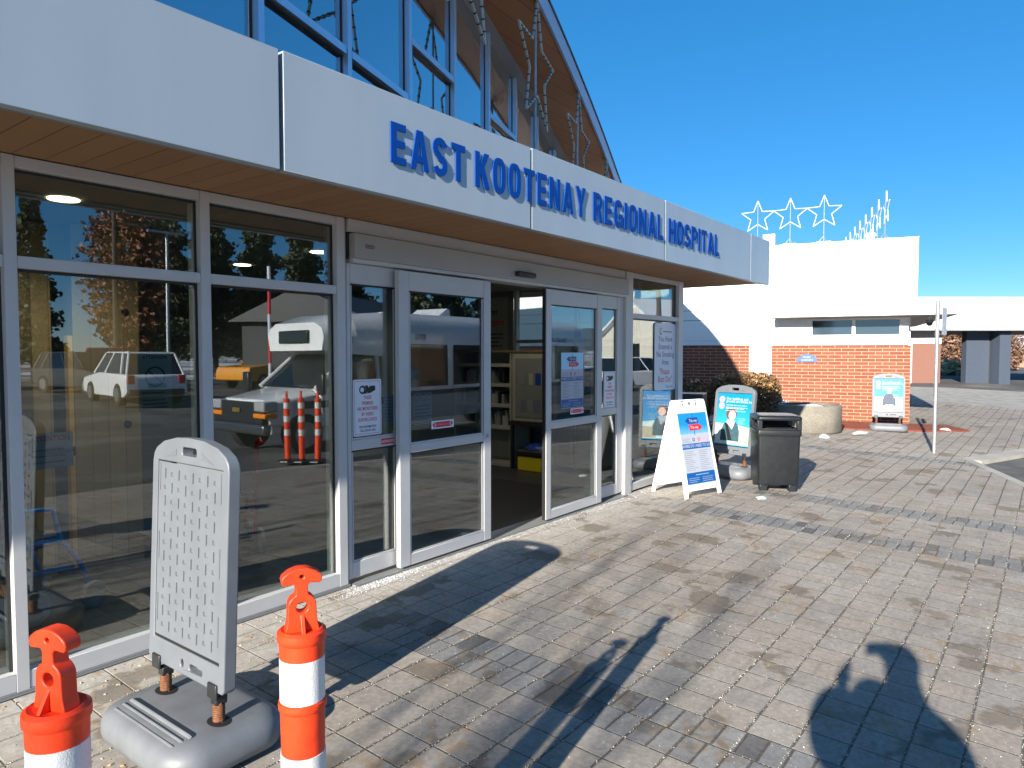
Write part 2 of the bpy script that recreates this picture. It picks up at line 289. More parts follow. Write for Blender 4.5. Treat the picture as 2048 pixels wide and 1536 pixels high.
# ------------------------------------------------------------------ geometry helpers
class MB:
    def __init__(s): s.v=[]; s.f=[]
    def add(s,vs,fs):
        o=len(s.v); s.v+= [tuple(v) for v in vs]; s.f+=[tuple(i+o for i in f) for f in fs]; return s
    def box(s,x0,x1,y0,y1,z0,z1,m=None):
        vs=[(x,y,z) for x in (x0,x1) for y in (y0,y1) for z in (z0,z1)]
        if m: vs=[m@Vector(v) for v in vs]
        return s.add(vs,[(0,1,3,2),(4,6,7,5),(0,4,5,1),(2,3,7,6),(0,2,6,4),(1,5,7,3)])
    def tube(s,pts,r,n=8,cap=True):
        pts=[Vector(p) for p in pts]; rs=r if isinstance(r,(list,tuple)) else [r]*len(pts); o=len(s.v)
        prev=None
        for i,p in enumerate(pts):
            a=(pts[min(i+1,len(pts)-1)]-pts[max(i-1,0)])
            if a.length<1e-9: a=Vector((0,0,1))
            a.normalize()
            if prev is None:
                b=a.orthogonal().normalized()
            else:
                b=(prev-a*prev.dot(a)); b=b.normalized() if b.length>1e-6 else a.orthogonal().normalized()
            prev=b; c=a.cross(b)
            for k in range(n):
                t=2*math.pi*k/n; s.v.append(tuple(p+(b*math.cos(t)+c*math.sin(t))*rs[i]))
        for i in range(len(pts)-1):
            for k in range(n): s.f.append((o+i*n+k,o+i*n+(k+1)%n,o+(i+1)*n+(k+1)%n,o+(i+1)*n+k))
        if cap:
            s.f.append(tuple(o+k for k in range(n-1,-1,-1))); s.f.append(tuple(o+(len(pts)-1)*n+k for k in range(n)))
        return s
    def lathe(s,prof,n=32,c=(0,0,0),sx=1,sy=1):
        o=len(s.v)
        for r,z in prof:
            for k in range(n):
                t=2*math.pi*k/n; s.v.append((c[0]+r*sx*math.cos(t),c[1]+r*sy*math.sin(t),c[2]+z))
        for i in range(len(prof)-1):
            for k in range(n): s.f.append((o+i*n+k,o+i*n+(k+1)%n,o+(i+1)*n+(k+1)%n,o+(i+1)*n+k))
        s.f.append(tuple(o+k for k in range(n-1,-1,-1))); s.f.append(tuple(o+(len(prof)-1)*n+k for k in range(n)))
        return s
    def prism(s,poly,fn,d0,d1):
        """poly 2D (u,v); fn(u,v,d)->xyz"""
        n=len(poly); vs=[fn(u,v,d0) for u,v in poly]+[fn(u,v,d1) for u,v in poly]
        fs=[tuple(range(n-1,-1,-1)),tuple(range(n,2*n))]+[(i,(i+1)%n,n+(i+1)%n,n+i) for i in range(n)]
        return s.add(vs,fs)
    def ring(s,outer,inner,fn,d0,d1):
        n=len(outer); vs=[fn(u,v,d0) for u,v in outer]+[fn(u,v,d0) for u,v in inner]+[fn(u,v,d1) for u,v in outer]+[fn(u,v,d1) for u,v in inner]
        fs=[]
        for i in range(n):
            j=(i+1)%n; fs+=[(i,j,n+j,n+i),(2*n+j,2*n+i,3*n+i,3*n+j),(j,i,2*n+i,2*n+j),(n+i,n+j,3*n+j,3*n+i)]
        return s.add(vs,fs)
    def build(s,name,m,parent=None,smooth=None,bevel=0,segs=2):
        me=bpy.data.meshes.new(name); me.from_pydata(s.v,[],s.f)
        me.materials.append(m if not isinstance(m,str) else M[m])
        bm=bmesh.new(); bm.from_mesh(me); bmesh.ops.recalc_face_normals(bm,faces=bm.faces); bm.to_mesh(me); bm.free()
        if smooth is not None:
            for p in me.polygons: p.use_smooth=True
            me.set_sharp_from_angle(angle=R(smooth))
        me.update()
        o=bpy.data.objects.new(name,me); COL.objects.link(o)
        if parent: o.parent=parent
        if bevel:
            b=o.modifiers.new('bevel','BEVEL'); b.width=bevel; b.segments=segs; b.limit_method='ANGLE'; b.angle_limit=R(40)
            if smooth is None:
                for p in me.polygons: p.use_smooth=True
                me.set_sharp_from_angle(angle=R(35))
        return o
def tag(o,label=None,cat=None,group=None,kind=None):
    if label: o['label']=label
    if cat: o['category']=cat
    if group: o['group']=group
    if kind: o['kind']=kind
    return o
def thing(name,label,cat,loc=(0,0,0),rz=0,group=None):
    o=bpy.data.objects.new(name,None); COL.objects.link(o); o.location=loc; o.rotation_euler=(0,0,R(rz)); o.empty_display_size=.1
    return tag(o,label,cat,group)
def copy_tree(o,parent=None,loc=None,rz=None,label=None):
    c=o.copy(); COL.objects.link(c)
    if parent: c.parent=parent
    for ch in list(o.children): copy_tree(ch,c)
    if loc is not None: c.location=loc
    if rz is not None: c.rotation_euler=(0,0,R(rz))
    if label: c['label']=label
    return c
def rrect(w,h,r,n=5,cx=0,cz=0):
    p=[]
    for sx,sz,a0 in ((1,1,0),(-1,1,90),(-1,-1,180),(1,-1,270)):
        for k in range(n+1):
            a=R(a0+90*k/n); p.append((cx+sx*(w/2-r)+r*math.cos(a),cz+sz*(h/2-r)+r*math.sin(a)))
    return p
def circ(cx,cz,r,n=20,rz=None): return [(cx+r*math.cos(2*math.pi*k/n),cz+(rz or r)*math.sin(2*math.pi*k/n)) for k in range(n)]
XZ=lambda y0=0: (lambda u,v,d:(u,y0-d,v))     # plane facing -Y, d outward (towards -Y)
def text(mb,s,size,u,v,fn,d=.001,align='CENTER',xs=1.,bold=0.,depth=.0006,mirror=False):
    c=bpy.data.curves.new('t','FONT'); c.body=s; c.size=size; c.align_x=align; c.offset=bold*size; c.extrude=0; c.resolution_u=3
    o=bpy.data.objects.new('t',c); me=bpy.data.meshes.new_from_object(o)
    vs=[fn(u+(p.co.x*xs),v+p.co.y,d) for p in me.vertices]; fs=[tuple(p.vertices) for p in me.polygons]
    mb.add(vs,fs); bpy.data.objects.remove(o); bpy.data.curves.remove(c); bpy.data.meshes.remove(me)
def lines(mb,u0,u1,v,n,gap,hgt,fn,d,seed=0,ragged=.35,words=True):
    rr=random.Random(seed)
    for k in range(n):
        e=u1-(u1-u0)*rr.random()*ragged; x=u0
        while x<e:
            ww=(u1-u0)*rr.uniform(.06,.16); x2=min(x+ww,e); mb.prism([(x,v-k*gap),(x2,v-k*gap),(x2,v-k*gap+hgt),(x,v-k*gap+hgt)],fn,d,d+.0003); x=x2+(u1-u0)*.025
def wheel(mb_t,mb_r,c,r,w,axis='y'):
    pass
def gz(x,y):
    if y>=0: return 0
    if y>-9: return .035*y
    if y>-13: return -.315
    if y>-22: return -.315+(-13-y)*.035
    return 0
# ------------------------------------------------------------------ ground (structure)
def sheet(name,poly,m,dz,breaks=(-22,-13,-9,0),hf=gz):
    """flat polygon in plan draped over the ground profile, cut at the break lines"""
    bm=bmesh.new(); bm.faces.new([bm.verts.new((x,y,0)) for x,y in poly])
    for b in breaks:
        bmesh.ops.bisect_plane(bm,geom=bm.verts[:]+bm.edges[:]+bm.faces[:],plane_co=(0,b,0),plane_no=(0,1,0))
    for v in bm.verts: v.co.z=hf(v.co.x,v.co.y)+dz
    bmesh.ops.recalc_face_normals(bm,faces=bm.faces)
    for f in bm.faces:
        if f.normal.z<0: f.normal_flip()
    me=bpy.data.meshes.new(name); bm.to_mesh(me); bm.free(); me.materials.append(M[m])
    o=bpy.data.objects.new(name,me); COL.objects.link(o); return tag(o,kind='structure')
sheet('ground',[(-400,-600),(2500,-600),(2500,600),(-400,600)],'earth',-.10)
sheet('road',[(-60,-21),(110,-21),(110,-2.0),(30,-2.0),(24.5,-2.6),(-60,-2.6)],'asphalt',-.055)
sheet('parking_lot',[(-40,-36),(70,-36),(70,-21),(-40,-21)],'asphalt',-.05)
PK=(13.26,-2.65)
sheet('paving',[(-9,.02),(-9,-6.4),(4.9,-6.04),PK,(18.4,-4.35),(26,-3.2),(27.6,-.2),(27.6,6),(8.5,6),(8.5,.02)],'pave',0)
sheet('concrete_apron',[(27.6,9),(27.6,-.2),(26,-3.2),(33,-5),(37.5,-3),(37.5,9)],'apron',-.002)
sheet('driveway',[(37.5,9),(37.5,-3),(44,-8),(110,-8),(110,3),(60,3.2),(47,5.2),(47,9)],'asphalt',-.004)
for nm,poly in (('snow_patch',[(47,5.2),(60,3.2),(110,3.1),(140,16),(70,12),(49,7.5)]),):
    sheet(nm,poly,'snow',.02)
# flush kerb: two straight runs meeting at the point of the planting bay
def strip(mb,a,b,wd,z0,z1):
    a=Vector((*a,0)); b=Vector((*b,0)); d=(b-a).normalized(); n=Vector((-d.y,d.x,0))*wd
    pts=[a,b,b+n,a+n]
    lo=[(p.x,p.y,gz(p.x,p.y)+z0) for p in pts]; hi=[(p.x,p.y,gz(p.x,p.y)+z1) for p in pts]
    mb.add(lo+hi,[(3,2,1,0),(4,5,6,7),(0,1,5,4),(1,2,6,5),(2,3,7,6),(3,0,4,7)])
k=MB(); strip(k,(4.9,-6.04),PK,-.13,-.08,.006); o=k.build('kerb','kerb'); tag(o,kind='structure')
k=MB(); strip(k,PK,(18.4,-4.35),-.30,-.08,.008); o=k.build('kerb','kerb'); tag(o,kind='structure')

# ------------------------------------------------------------------ hospital entrance building
H=thing('hospital_entrance','low hospital entrance with aluminium glazing, pale fascia and swooping timber-soffit roof','building')
ZS=2.502
def bar(name,x0,x1,y0,y1,z0,z1,m='alu',p=H,bev=.002): return MB().box(x0,x1,y0,y1,z0,z1).build(name,m,p,bevel=bev,segs=1)
mull=[(-8.42,-8.36),(-6.5,-6.44),(-4.6,-4.54),(-2.7,-2.64),(-.80,-.745),(.215,.27),(1.147,1.200),(2.08,2.137),(3.02,3.088)]
for a,b in mull: bar('mullion',a,b,0,.14,.0,ZS-.003)
bar('mullion',3.0885,3.112,.02,.14,0,ZS-.003,'alu2')
bar('door_post',6.985,7.125,-.012,.14,0,ZS-.003); bar('mullion',7.132,7.172,.0,.14,0,ZS-.003); bar('corner_post',8.395,8.53,0,.14,0,ZS-.003)
bays=[(mull[i][1],mull[i+1][0]) for i in range(len(mull)-1)]+[(7.172,8.395)]
for i,(a,b) in enumerate(bays):
    w_=.0006
    bar('head_rail',a+w_,b-w_,.004,.136,2.445,ZS-.003); bar('transom',a+w_,b-w_,.004,.136,1.988,2.044); bar('sill',a+w_,b-w_,.002,.138,.022,.108)
    z0=.03 if i<len(bays)-1 else .0
    for (p,q) in ((.108,1.988),(2.044,2.445)):
        MB().box(a,b,.050,.058,p,q).build('window_pane','glass',H)
        g=MB(); g.box(a+.0007,b-.0007,.044,.0495,q-.014,q-.0005).box(a+.0007,a+.010,.044,.0495,p+.0005,q-.015).box(b-.014,b-.0007,.044,.0495,p+.0005,q-.015); g.build('gasket','gasket',H)
bar('threshold_strip',-8.4,3.1,-.012,.14,.004,.021,'trimgrey'); 
# operator header above the doors
bar('door_header',3.135,6.98,-.048,.136,2.235,2.402,'alu2',bev=.004); bar('header_cap',3.113,6.98,-.004,.136,2.412,ZS-.003,'alu'); bar('header_recess',3.113,6.98,.02,.136,2.4025,2.4115,'gasket'); bar('header_end',3.1125,3.1345,.012,.13,2.235,2.402,'gasket')
bar('header_lip',3.135,6.98,-.030,.13,2.208,2.234,'alu',bev=.001)
s=MB(); s.box(4.90,5.16,-.098,-.0485,2.262,2.306); s.build('motion_sensor','dark',H,bevel=.010)
s=MB(); fn=XZ(-.0485)
s.ring([(3.225,2.335),(3.292,2.335),(3.310,2.322),(3.292,2.309),(3.225,2.309)],[(3.230,2.331),(3.290,2.331),(3.303,2.322),(3.290,2.313),(3.230,2.313)],fn,.0005,.0012); s.box(3.237,3.286,-.0497,-.0489,2.319,2.325); s.build('maker_mark','black',H)
# fixed side panels and sliding leaves
def leaf(name,x0,x1,y,gl0,gl1,z=( .035,.160,.925,1.000,2.075,2.206),stile=True,flip=False,m='glassdoor',d=.045):
    f=MB(); zb,g0,r0,r1,g1,zt=z
    f.box(x0,gl0,y,y+d,zb,zt).box(gl1,x1,y,y+d,zb,zt)
    for p,q in ((zb,g0),(r0,r1),(g1,zt)): f.box(gl0+.0005,gl1-.0005,y+.0015,y+d-.0015,p,q)
    r=f.build(name,'alu',H,bevel=.003,segs=1)
    for p,q in ((g0,r0),(r1,g1)):
        MB().box(gl0,gl1,y+.018,y+.026,p,q).build('glass',m,r)
        g=MB(); g.box(gl0+.001,gl1-.001,y+.011,y+.0175,q-.012,q-.001).box(gl1-.010,gl1-.001,y+.011,y+.0175,p+.001,q-.013).box(gl0+.001,gl0+.006,y+.011,y+.0175,p+.001,q-.013); g.build('gasket','gasket',r)
        b=MB(); b.box(gl0+.007,gl0+.016,y+.006,y+.0105,p+.001,q-.013).box(gl1-.022,gl1-.011,y+.006,y+.0105,p+.001,q-.013).box(gl0+.0165,gl1-.0225,y+.006,y+.0105,p+.001,p+.012); b.build('bead','alu',r)
    return r
sl=leaf('side_panel',3.113,3.66,.02,3.145,3.565,z=(.038,.150,.925,.998,2.07,2.206)); sl.color=(1,1,1,1)
s2=leaf('side_panel',6.36,6.985,.02,6.47,6.845,z=(.038,.150,.925,.998,2.07,2.206))
dl=leaf('sliding_door',3.53,4.572,-.048,3.632,4.482,z=(.028,.112,.862,.925,2.050,2.190))
dr=leaf('sliding_door',5.385,6.405,-.048,5.462,6.305,z=(.028,.112,.880,.945,2.050,2.190))
for par,xx in ((dl,4.525),):
    MB().lathe([(.0,0),(.016,.001),(.016,.010),(.009,.014),(.0,.015)],16).build('lock',M['galv'],par,smooth=40).matrix_local=Matrix.Translation((xx,-.0485,.905))@Matrix.Rotation(R(90),4,'X')
MB().box(5.372,5.3845,-.040,-.010,.03,2.188).build('edge_seal','gasket',dr)
MB().box(3.113,6.984,-.05,.14,.001,.012).build('door_track','trimgrey',H)
# fascia panels with open joints
fj=[(-8.7,-6.36),(-6.335,-4.22),(-4.195,-2.06),(-2.035,-.06),(-.035,2.045),(2.071,4.093),(4.114,6.272),(6.292,8.672),(8.690,9.402)]
for a,b in fj: MB().box(a,b,-.802,-.752,ZS-.022,3.050).build('fascia_panel','fascia',H,bevel=.002,segs=1)
bar('fascia_backing',-8.7,9.38,-.751,-.70,2.52,3.02,'gasket')
bar('soffit_edge',-8.7,9.385,-.7515,-.690,ZS-.012,ZS+.017,'trimgrey')
MB().box(-8.7,9.385,-.6895,-.002,ZS,ZS+.017).build('soffit','soffit',H)
MB().box(8.532,9.385,-.001,4.6,ZS+.001,ZS+.0175).build('soffit','soffit',H)
MB().box(-8.7,9.38,-.699,4.6,2.60,2.985).build('canopy_slab','roofdark',H)
# interior shell
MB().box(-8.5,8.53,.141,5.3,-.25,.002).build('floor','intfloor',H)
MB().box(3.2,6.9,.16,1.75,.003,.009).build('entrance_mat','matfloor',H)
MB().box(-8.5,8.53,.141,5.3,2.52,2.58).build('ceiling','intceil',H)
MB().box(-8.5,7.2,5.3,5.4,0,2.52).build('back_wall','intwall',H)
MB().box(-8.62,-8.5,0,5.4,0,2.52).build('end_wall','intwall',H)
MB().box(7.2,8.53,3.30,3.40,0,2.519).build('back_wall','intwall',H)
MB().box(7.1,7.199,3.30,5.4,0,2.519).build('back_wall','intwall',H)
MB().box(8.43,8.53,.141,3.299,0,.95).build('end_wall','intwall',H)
for y in (.60,1.55,2.09,2.62,3.24): MB().box(8.45,8.53,y,y+.05,.951,2.519).build('mullion','alu',H)
MB().box(8.455,8.525,.141,3.299,1.74,1.79).build('transom','trimgrey',H)
MB().box(8.485,8.492,.141,3.299,.951,2.519).build('window_pane',M['glass'],H)
for x,y,r in ((4.18,2.99,.085),(4.08,1.57,.085),(6.77,1.68,.085),(1.2,2.4,.085),(1.75,.95,.085),(6.2,4.2,.085),(-1.5,2.0,.085)):  # the fitting in front of the timber panel is added to brighten it
    l=MB().lathe([(0,0),(r,0),(r,.006),(0,.006)],20,(x,y,2.5125)).build('downlight','lamp',H)
    ld=bpy.data.lights.new('downlight_lamp','SPOT'); ld.energy=13 if x!=1.75 else 34; ld.spot_size=R(150); ld.spot_blend=.6; ld.shadow_soft_size=.07; ld.color=(1,.88,.70); lo=bpy.data.objects.new('downlight_lamp',ld); COL.objects.link(lo); lo.location=(x,y,2.505); lo.parent=H
MB().lathe([(0,0),(.26,0),(.26,.012),(0,.012)],28,(3.37,1.71,2.506)).build('ceiling_vent','trimgrey',H)
# upper glazing on the angled line
TH=R(19.5); td=Vector((math.cos(TH),math.sin(TH),0)); tn=Vector((math.sin(TH),-math.cos(TH),0)); P0=Vector((2.494,0,0))
UM=Matrix(((td.x,tn.x,0,P0.x),(td.y,tn.y,0,P0.y),(0,0,1,0),(0,0,0,1)))   # local x along wall, local y outward
def ub(mb,x0,x1,y0,y1,z0,z1): return mb.box(x0,x1,y0,y1,z0,z1,UM)
gtop=lambda t:5.42-.0148*t*t if 0<t<9 else (5.42-.008*t*t if t<=0 else 4.2212-.245*(t-9))
PITCH=1.0
for k in range(-3,11):
    t=k*PITCH; zt=gtop(t)
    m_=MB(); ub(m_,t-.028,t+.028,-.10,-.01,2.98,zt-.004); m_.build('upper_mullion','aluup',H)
    g=MB(); ub(g,t-.040,t-.0285,-.095,-.055,2.98,zt-.004); g.build('gasket','gasket',H)
    t2=t+PITCH
    if k<10:
        a,b=t+.0285,t2-.0525
        q=MB(); vs=[(a,-.06,2.98),(b,-.06,2.98),(b,-.06,gtop(b)-.004),(a,-.06,gtop(a)-.004),(a,-.07,2.98),(b,-.07,2.98),(b,-.07,gtop(b)-.004),(a,-.07,gtop(a)-.004)]
        q.add([UM@Vector(v) for v in vs],[(0,1,2,3),(7,6,5,4),(0,4,5,1),(1,5,6,2),(2,6,7,3),(3,7,4,0)]); q.build('upper_pane','glassup',H)
        zr={0:3.75,1:3.75,2:4.26,4:4.26,6:4.0,-1:3.75,-2:4.26}.get(k)
        if zr:
            r_=MB(); ub(r_,a,b,-.058,-.006,zr,zr+.055); r_.build('upper_transom','aluup',H); r_=MB(); ub(r_,a,b,-.0595,-.03,zr-.016,zr-.0005); r_.build('gasket','gasket',H)
# roof: arched slab with timber soffit, pale edge board, dark flashing
def roofstrip(name,m,cross,t0=-3.05,t1=12.2,n=48):
    """cross(t)-> closed list of (out,z)"""
    mb=MB(); rows=[]
    for i in range(n+1):
        t=t0+(t1-t0)*i/n; rows.append([UM@Vector((t,o_,z_)) for o_,z_ in cross(t)])
    c=len(rows[0])
    for r_ in rows: mb.v+=[tuple(p) for p in r_]
    for i in range(n):
        for j in range(c): mb.f.append((i*c+j,i*c+(j+1)%c,(i+1)*c+(j+1)%c,(i+1)*c+j))
    mb.f.append(tuple(range(c))); mb.f.append(tuple(n*c+j for j in range(c-1,-1,-1)))
    return mb.build(name,m,H,smooth=30)
eb=lambda t:5.60-.0131*t*t if 0<t<9 else (5.60-.008*t*t if t<=0 else 4.5389-.20*(t-9))
EO=.60
roofstrip('roof_soffit','roofsoffit',lambda t:[(.09,gtop(t)+.0005),(EO-.035,eb(t)+.0),(EO-.035,eb(t)+.03),(.09,gtop(t)+.03)])
roofstrip('wall_trim','alu2',lambda t:[(-.10,gtop(t)-.003),(.088,gtop(t)-.003),(.088,gtop(t)+.05),(-.10,gtop(t)+.05)])
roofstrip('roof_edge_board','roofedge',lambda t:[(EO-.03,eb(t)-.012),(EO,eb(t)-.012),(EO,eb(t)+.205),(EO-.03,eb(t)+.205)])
roofstrip('roof_flashing','roofdark',lambda t:[(EO-.20,eb(t)+.207),(EO+.014,eb(t)+.207),(EO+.014,eb(t)+.235),(EO-.20,eb(t)+.245)])
roofstrip('roof','roofdark',lambda t:[(-8,eb(t)+.035),(EO-.034,eb(t)+.035),(EO-.034,eb(t)+.204),(-8,eb(t)+.204)])
# ------------------------------------------------------------------ raised letters
def arc(cx,cy,rx,ry,a0,a1,n=10): return [(cx+rx*math.cos(R(a0+(a1-a0)*i/n)),cy+ry*math.sin(R(a0+(a1-a0)*i/n))) for i in range(n+1)]
def stroke(path,wd):
    """list of quads following a path"""
    L=[];Rr=[]
    for i,p in enumerate(path):
        a=Vector(path[max(i-1,0)]); b=Vector(path[min(i+1,len(path)-1)]); d=(b-a).normalized(); n=Vector((-d.y,d.x))*wd/2
        L.append((p[0]+n.x,p[1]+n.y)); Rr.append((p[0]-n.x,p[1]-n.y))
    return [L+Rr[::-1]]
S_=.27   # stroke width; glyph box is 1 high
def glyph(c):
    V=.195; B=.172; v=[(0,0),(V,0),(V,1),(0,1)]
    if c=='I': return V,[v],[]
    if c=='E': return .52,[[(0,0),(.52,0),(.52,B),(V,B),(V,.415),(.48,.415),(.48,.58),(V,.58),(V,1-B),(.51,1-B),(.51,1),(0,1)]],[]
    if c=='L': return .49,[[(0,0),(.49,0),(.49,B),(V,B),(V,1),(0,1)]],[]
    if c=='T': return .57,[[(.1875,0),(.3825,0),(.3825,1-B),(.57,1-B),(.57,1),(0,1),(0,1-B),(.1875,1-B)]],[]
    if c=='H': return .60,[[(0,0),(V,0),(V,.41),(.405,.41),(.405,0),(.60,0),(.60,1),(.405,1),(.405,.59),(V,.59),(V,1),(0,1)]],[]
    if c=='N': return .62,[[(0,0),(.18,0),(.18,.60),(.42,0),(.62,0),(.62,1),(.44,1),(.44,.40),(.20,1),(0,1)]],[]
    if c=='A': return .66,[[(0,0)]],[]
    if c=='Y': return .64,[[(.2225,0),(.4175,0),(.4175,.40),(.64,1),(.435,1),(.32,.62),(.205,1),(0,1),(.2225,.40)]],[]
    if c=='K': return .64,[[(0,0),(V,0),(V,.28),(.265,.40),(.42,0),(.645,0),(.40,.60),(.625,1),(.405,1),(V,.60),(V,1),(0,1)]],[]
    if c=='O': return .60,'ring',(([.30,.5,.30,.515],[.30,.5,.108,.35]))
    if c=='P': return .58,[v],[[(V,1),(V,1-.165),*arc(.29,.695,.095,.14,90,-90,8),(V,.555),(V,.385),*arc(.29,.6925,.285,.3075,-90,90,10)]]
    if c=='R': return .60,[v,[(.27,.385),(.39,0),(.605,0),(.46,.43)]],[[(V,1),(V,1-.165),*arc(.29,.70,.095,.135,90,-90,8),(V,.565),(V,.395),*arc(.29,.6975,.285,.3025,-90,90,10)]]
    if c=='G': return .60,'G',None
    if c=='S': return .56,'S',None
def letter_mesh(c):
    mb=MB(); wd,pl,ex=glyph(c); polys=[]
    F=lambda u,v,d:(u,-d,v); D=.0075
    if pl=='ring':
        def sup(cx,cz,rx,rz,n=36):
            o=[]
            for k_ in range(n):
                t=2*math.pi*k_/n; ct,st=math.cos(t),math.sin(t); o.append((cx+rx*math.copysign(abs(ct)**.75,ct),cz+rz*math.copysign(abs(st)**.75,st)))
            return o
        mb.ring(sup(*ex[0]),sup(*ex[1]),F,0,D/.2)
    elif pl in('G','S'):
        if pl=='G': path=arc(.30,.69,.205,.225,20,180,10)+arc(.30,.31,.205,.225,180,330,10)
        else: path=arc(.28,.725,.185,.187,15,270,12)[:-1]+arc(.28,.275,.185,.187,90,-165,12)
        wd_=.19; Lp=[];Rp=[]
        for i,p in enumerate(path):
            a=Vector(path[max(i-1,0)]); b=Vector(path[min(i+1,len(path)-1)]); d=(b-a).normalized(); n=Vector((-d.y,d.x))*wd_/2
            Lp.append((p[0]+n.x,p[1]+n.y)); Rp.append((p[0]-n.x,p[1]-n.y))
        n=len(path); V=[F(u,v,0) for u,v in Lp+Rp]+[F(u,v,D/.2) for u,v in Lp+Rp]; fs=[]
        for i in range(n-1): fs+=[(i,i+1,n+i+1,n+i),(2*n+i+1,2*n+i,3*n+i,3*n+i+1),(i+1,i,2*n+i,2*n+i+1),(n+i,n+i+1,3*n+i+1,3*n+i)]
        fs+=[(0,n,3*n,2*n),(n-1,2*n-1,4*n-1,3*n-1)]; mb.add(V,fs)
        if pl=='G': mb.prism([(.32,.50),(.60,.50),(.60,.02),(.47,.02),(.41,.36),(.32,.36)],F,0,D/.2+.004)
    else:
        if c=='A':
            o=pl[0]
            for q in ([(0,0),(.19,0),(.26,.36),(.33,.76),(.33,1),(.215,1)],[(.47,0),(.66,0),(.445,1),(.33,1),(.33,.76),(.40,.36)],[(.226,.19),(.434,.19),(.40,.36),(.26,.36)]): mb.prism(q,F,0,D/.2)
        else:
            for q in pl+(ex if c in 'PR' else []): mb.prism(q,F,0,D/.2)
    return wd,mb
SG=thing('building_sign','raised blue capital letters standing off the pale entrance fascia','building sign',(0,0,0))
cache={}
words=[('EAST',2.755,3.382),('KOOTENAY',3.479,4.821),('REGIONAL',4.938,6.219),('HOSPITAL',6.341,7.627)]
for wd_,x0,x1 in words:
    gl=[letter_mesh(c) for c in wd_]; tot=sum(g[0] for g in gl); LH=.2265; gap=((x1-x0)/LH-tot)/(len(wd_)-1); sc=1.
    if gap<.11: sc=((x1-x0)/LH-.11*(len(wd_)-1))/tot; gap=.11
    if gap>.16: sc=((x1-x0)/LH-.14*(len(wd_)-1))/tot; gap=.14
    x=x0
    for (g,mb) in gl:
        q=MB(); q.add([(x+a*LH*sc,-.8065+b*.20,2.664+c_*LH) for a,b,c_ in mb.v],mb.f)
        o=q.build('letter','blue',SG)
        pn=MB()
        for zz in (2.71,2.84):
            xx=x+g*LH*sc*(.5 if g<.2 else .2); pn.tube([(xx,-.8064,zz),(xx,-.8015,zz)],.003,6)
        pn.build('stud','galv',o)
        x+=(g*sc+gap)*LH
# ------------------------------------------------------------------ rope-light stars
def star_pts(r,ri=None,rot=0):
    ri=ri or r*.42; o=[]
    for k_ in range(10):
        a=R(90+36*k_+rot); q=r if k_%2==0 else ri; o.append((q*math.cos(a),q*math.sin(a)))
    return o
def star_thing(name,label,loc,rz,r,pole,m,group,tube=.016,clips=True,foot=False,ri=None,basez=None):
    t=thing(name,label,'star light',loc,rz,group)
    p=star_pts(r,ri); p3=[(a,0,b) for a,b in p]
    f=MB()
    for i in range(10):
        f.tube([p3[i],p3[(i+1)%10]],tube,6)
    f.build('rope_light',m,t,smooth=50)
    MB().tube([(0,.02,pole[0]),(0,.02,pole[1])],tube*.9,6).build('pole','galv',t)
    if clips:
        c=MB()
        for i in range(10):
            a=Vector(p3[i]); b=Vector(p3[(i+1)%10]); n=max(2,int((b-a).length/.09))
            for j in range(1,n): q=a.lerp(b,j/n); d=(b-a).normalized()*.006; c.tube([q-d,q+d],tube*1.35,6)
        c.build('clip','gasket',t)
    if foot:
        c=MB()
        for a in (60,180,300): c.tube([(0,.02,pole[0]+.14),(.12*math.cos(R(a)),.02+.12*math.sin(R(a)),pole[0]+.0)],tube*.7,5)
        c.box(-.15,.15,-.08,.12,pole[0]-.03,pole[0]+.0); c.build('stand','galv',t)
    return t
SA=Vector((6.38,.771,0)); ed=Vector((math.cos(R(19.3)),math.sin(R(19.3)),0))
names=['third rope-light star from the left end, its lower tips reaching over the fascia','rope-light star hanging above the letters EAST with only its bottom tip in view','full rope-light star hanging above the word KOOTENAY','rope-light star half hidden by the fascia near the low end of the roof','rope-light star at the lowest end of the roof, only its top showing']
lab=['rope-light star farthest left, only its lowest tip dipping into view against blue glass','rope-light star whose narrow bottom tip hangs before the roof wall trim','tall rope-light star fully visible against the timber soffit','rope-light star half sunk behind the fascia top edge','smallest rope-light star peeking over the fascia at the roof low end']
for i,kk in enumerate((-2,-1,0,1,2)):
    p=SA+ed*2.045*kk; tt=(p-P0).dot(td); z=eb(tt)+.0
    star_thing('star_light',lab[i],(p.x,p.y,z-.70),19.3,.70,(-1.4 if kk>=0 else -.3,.74),'light','rope-light stars hanging along the entrance roof edge',tube=.014,ri=.30)
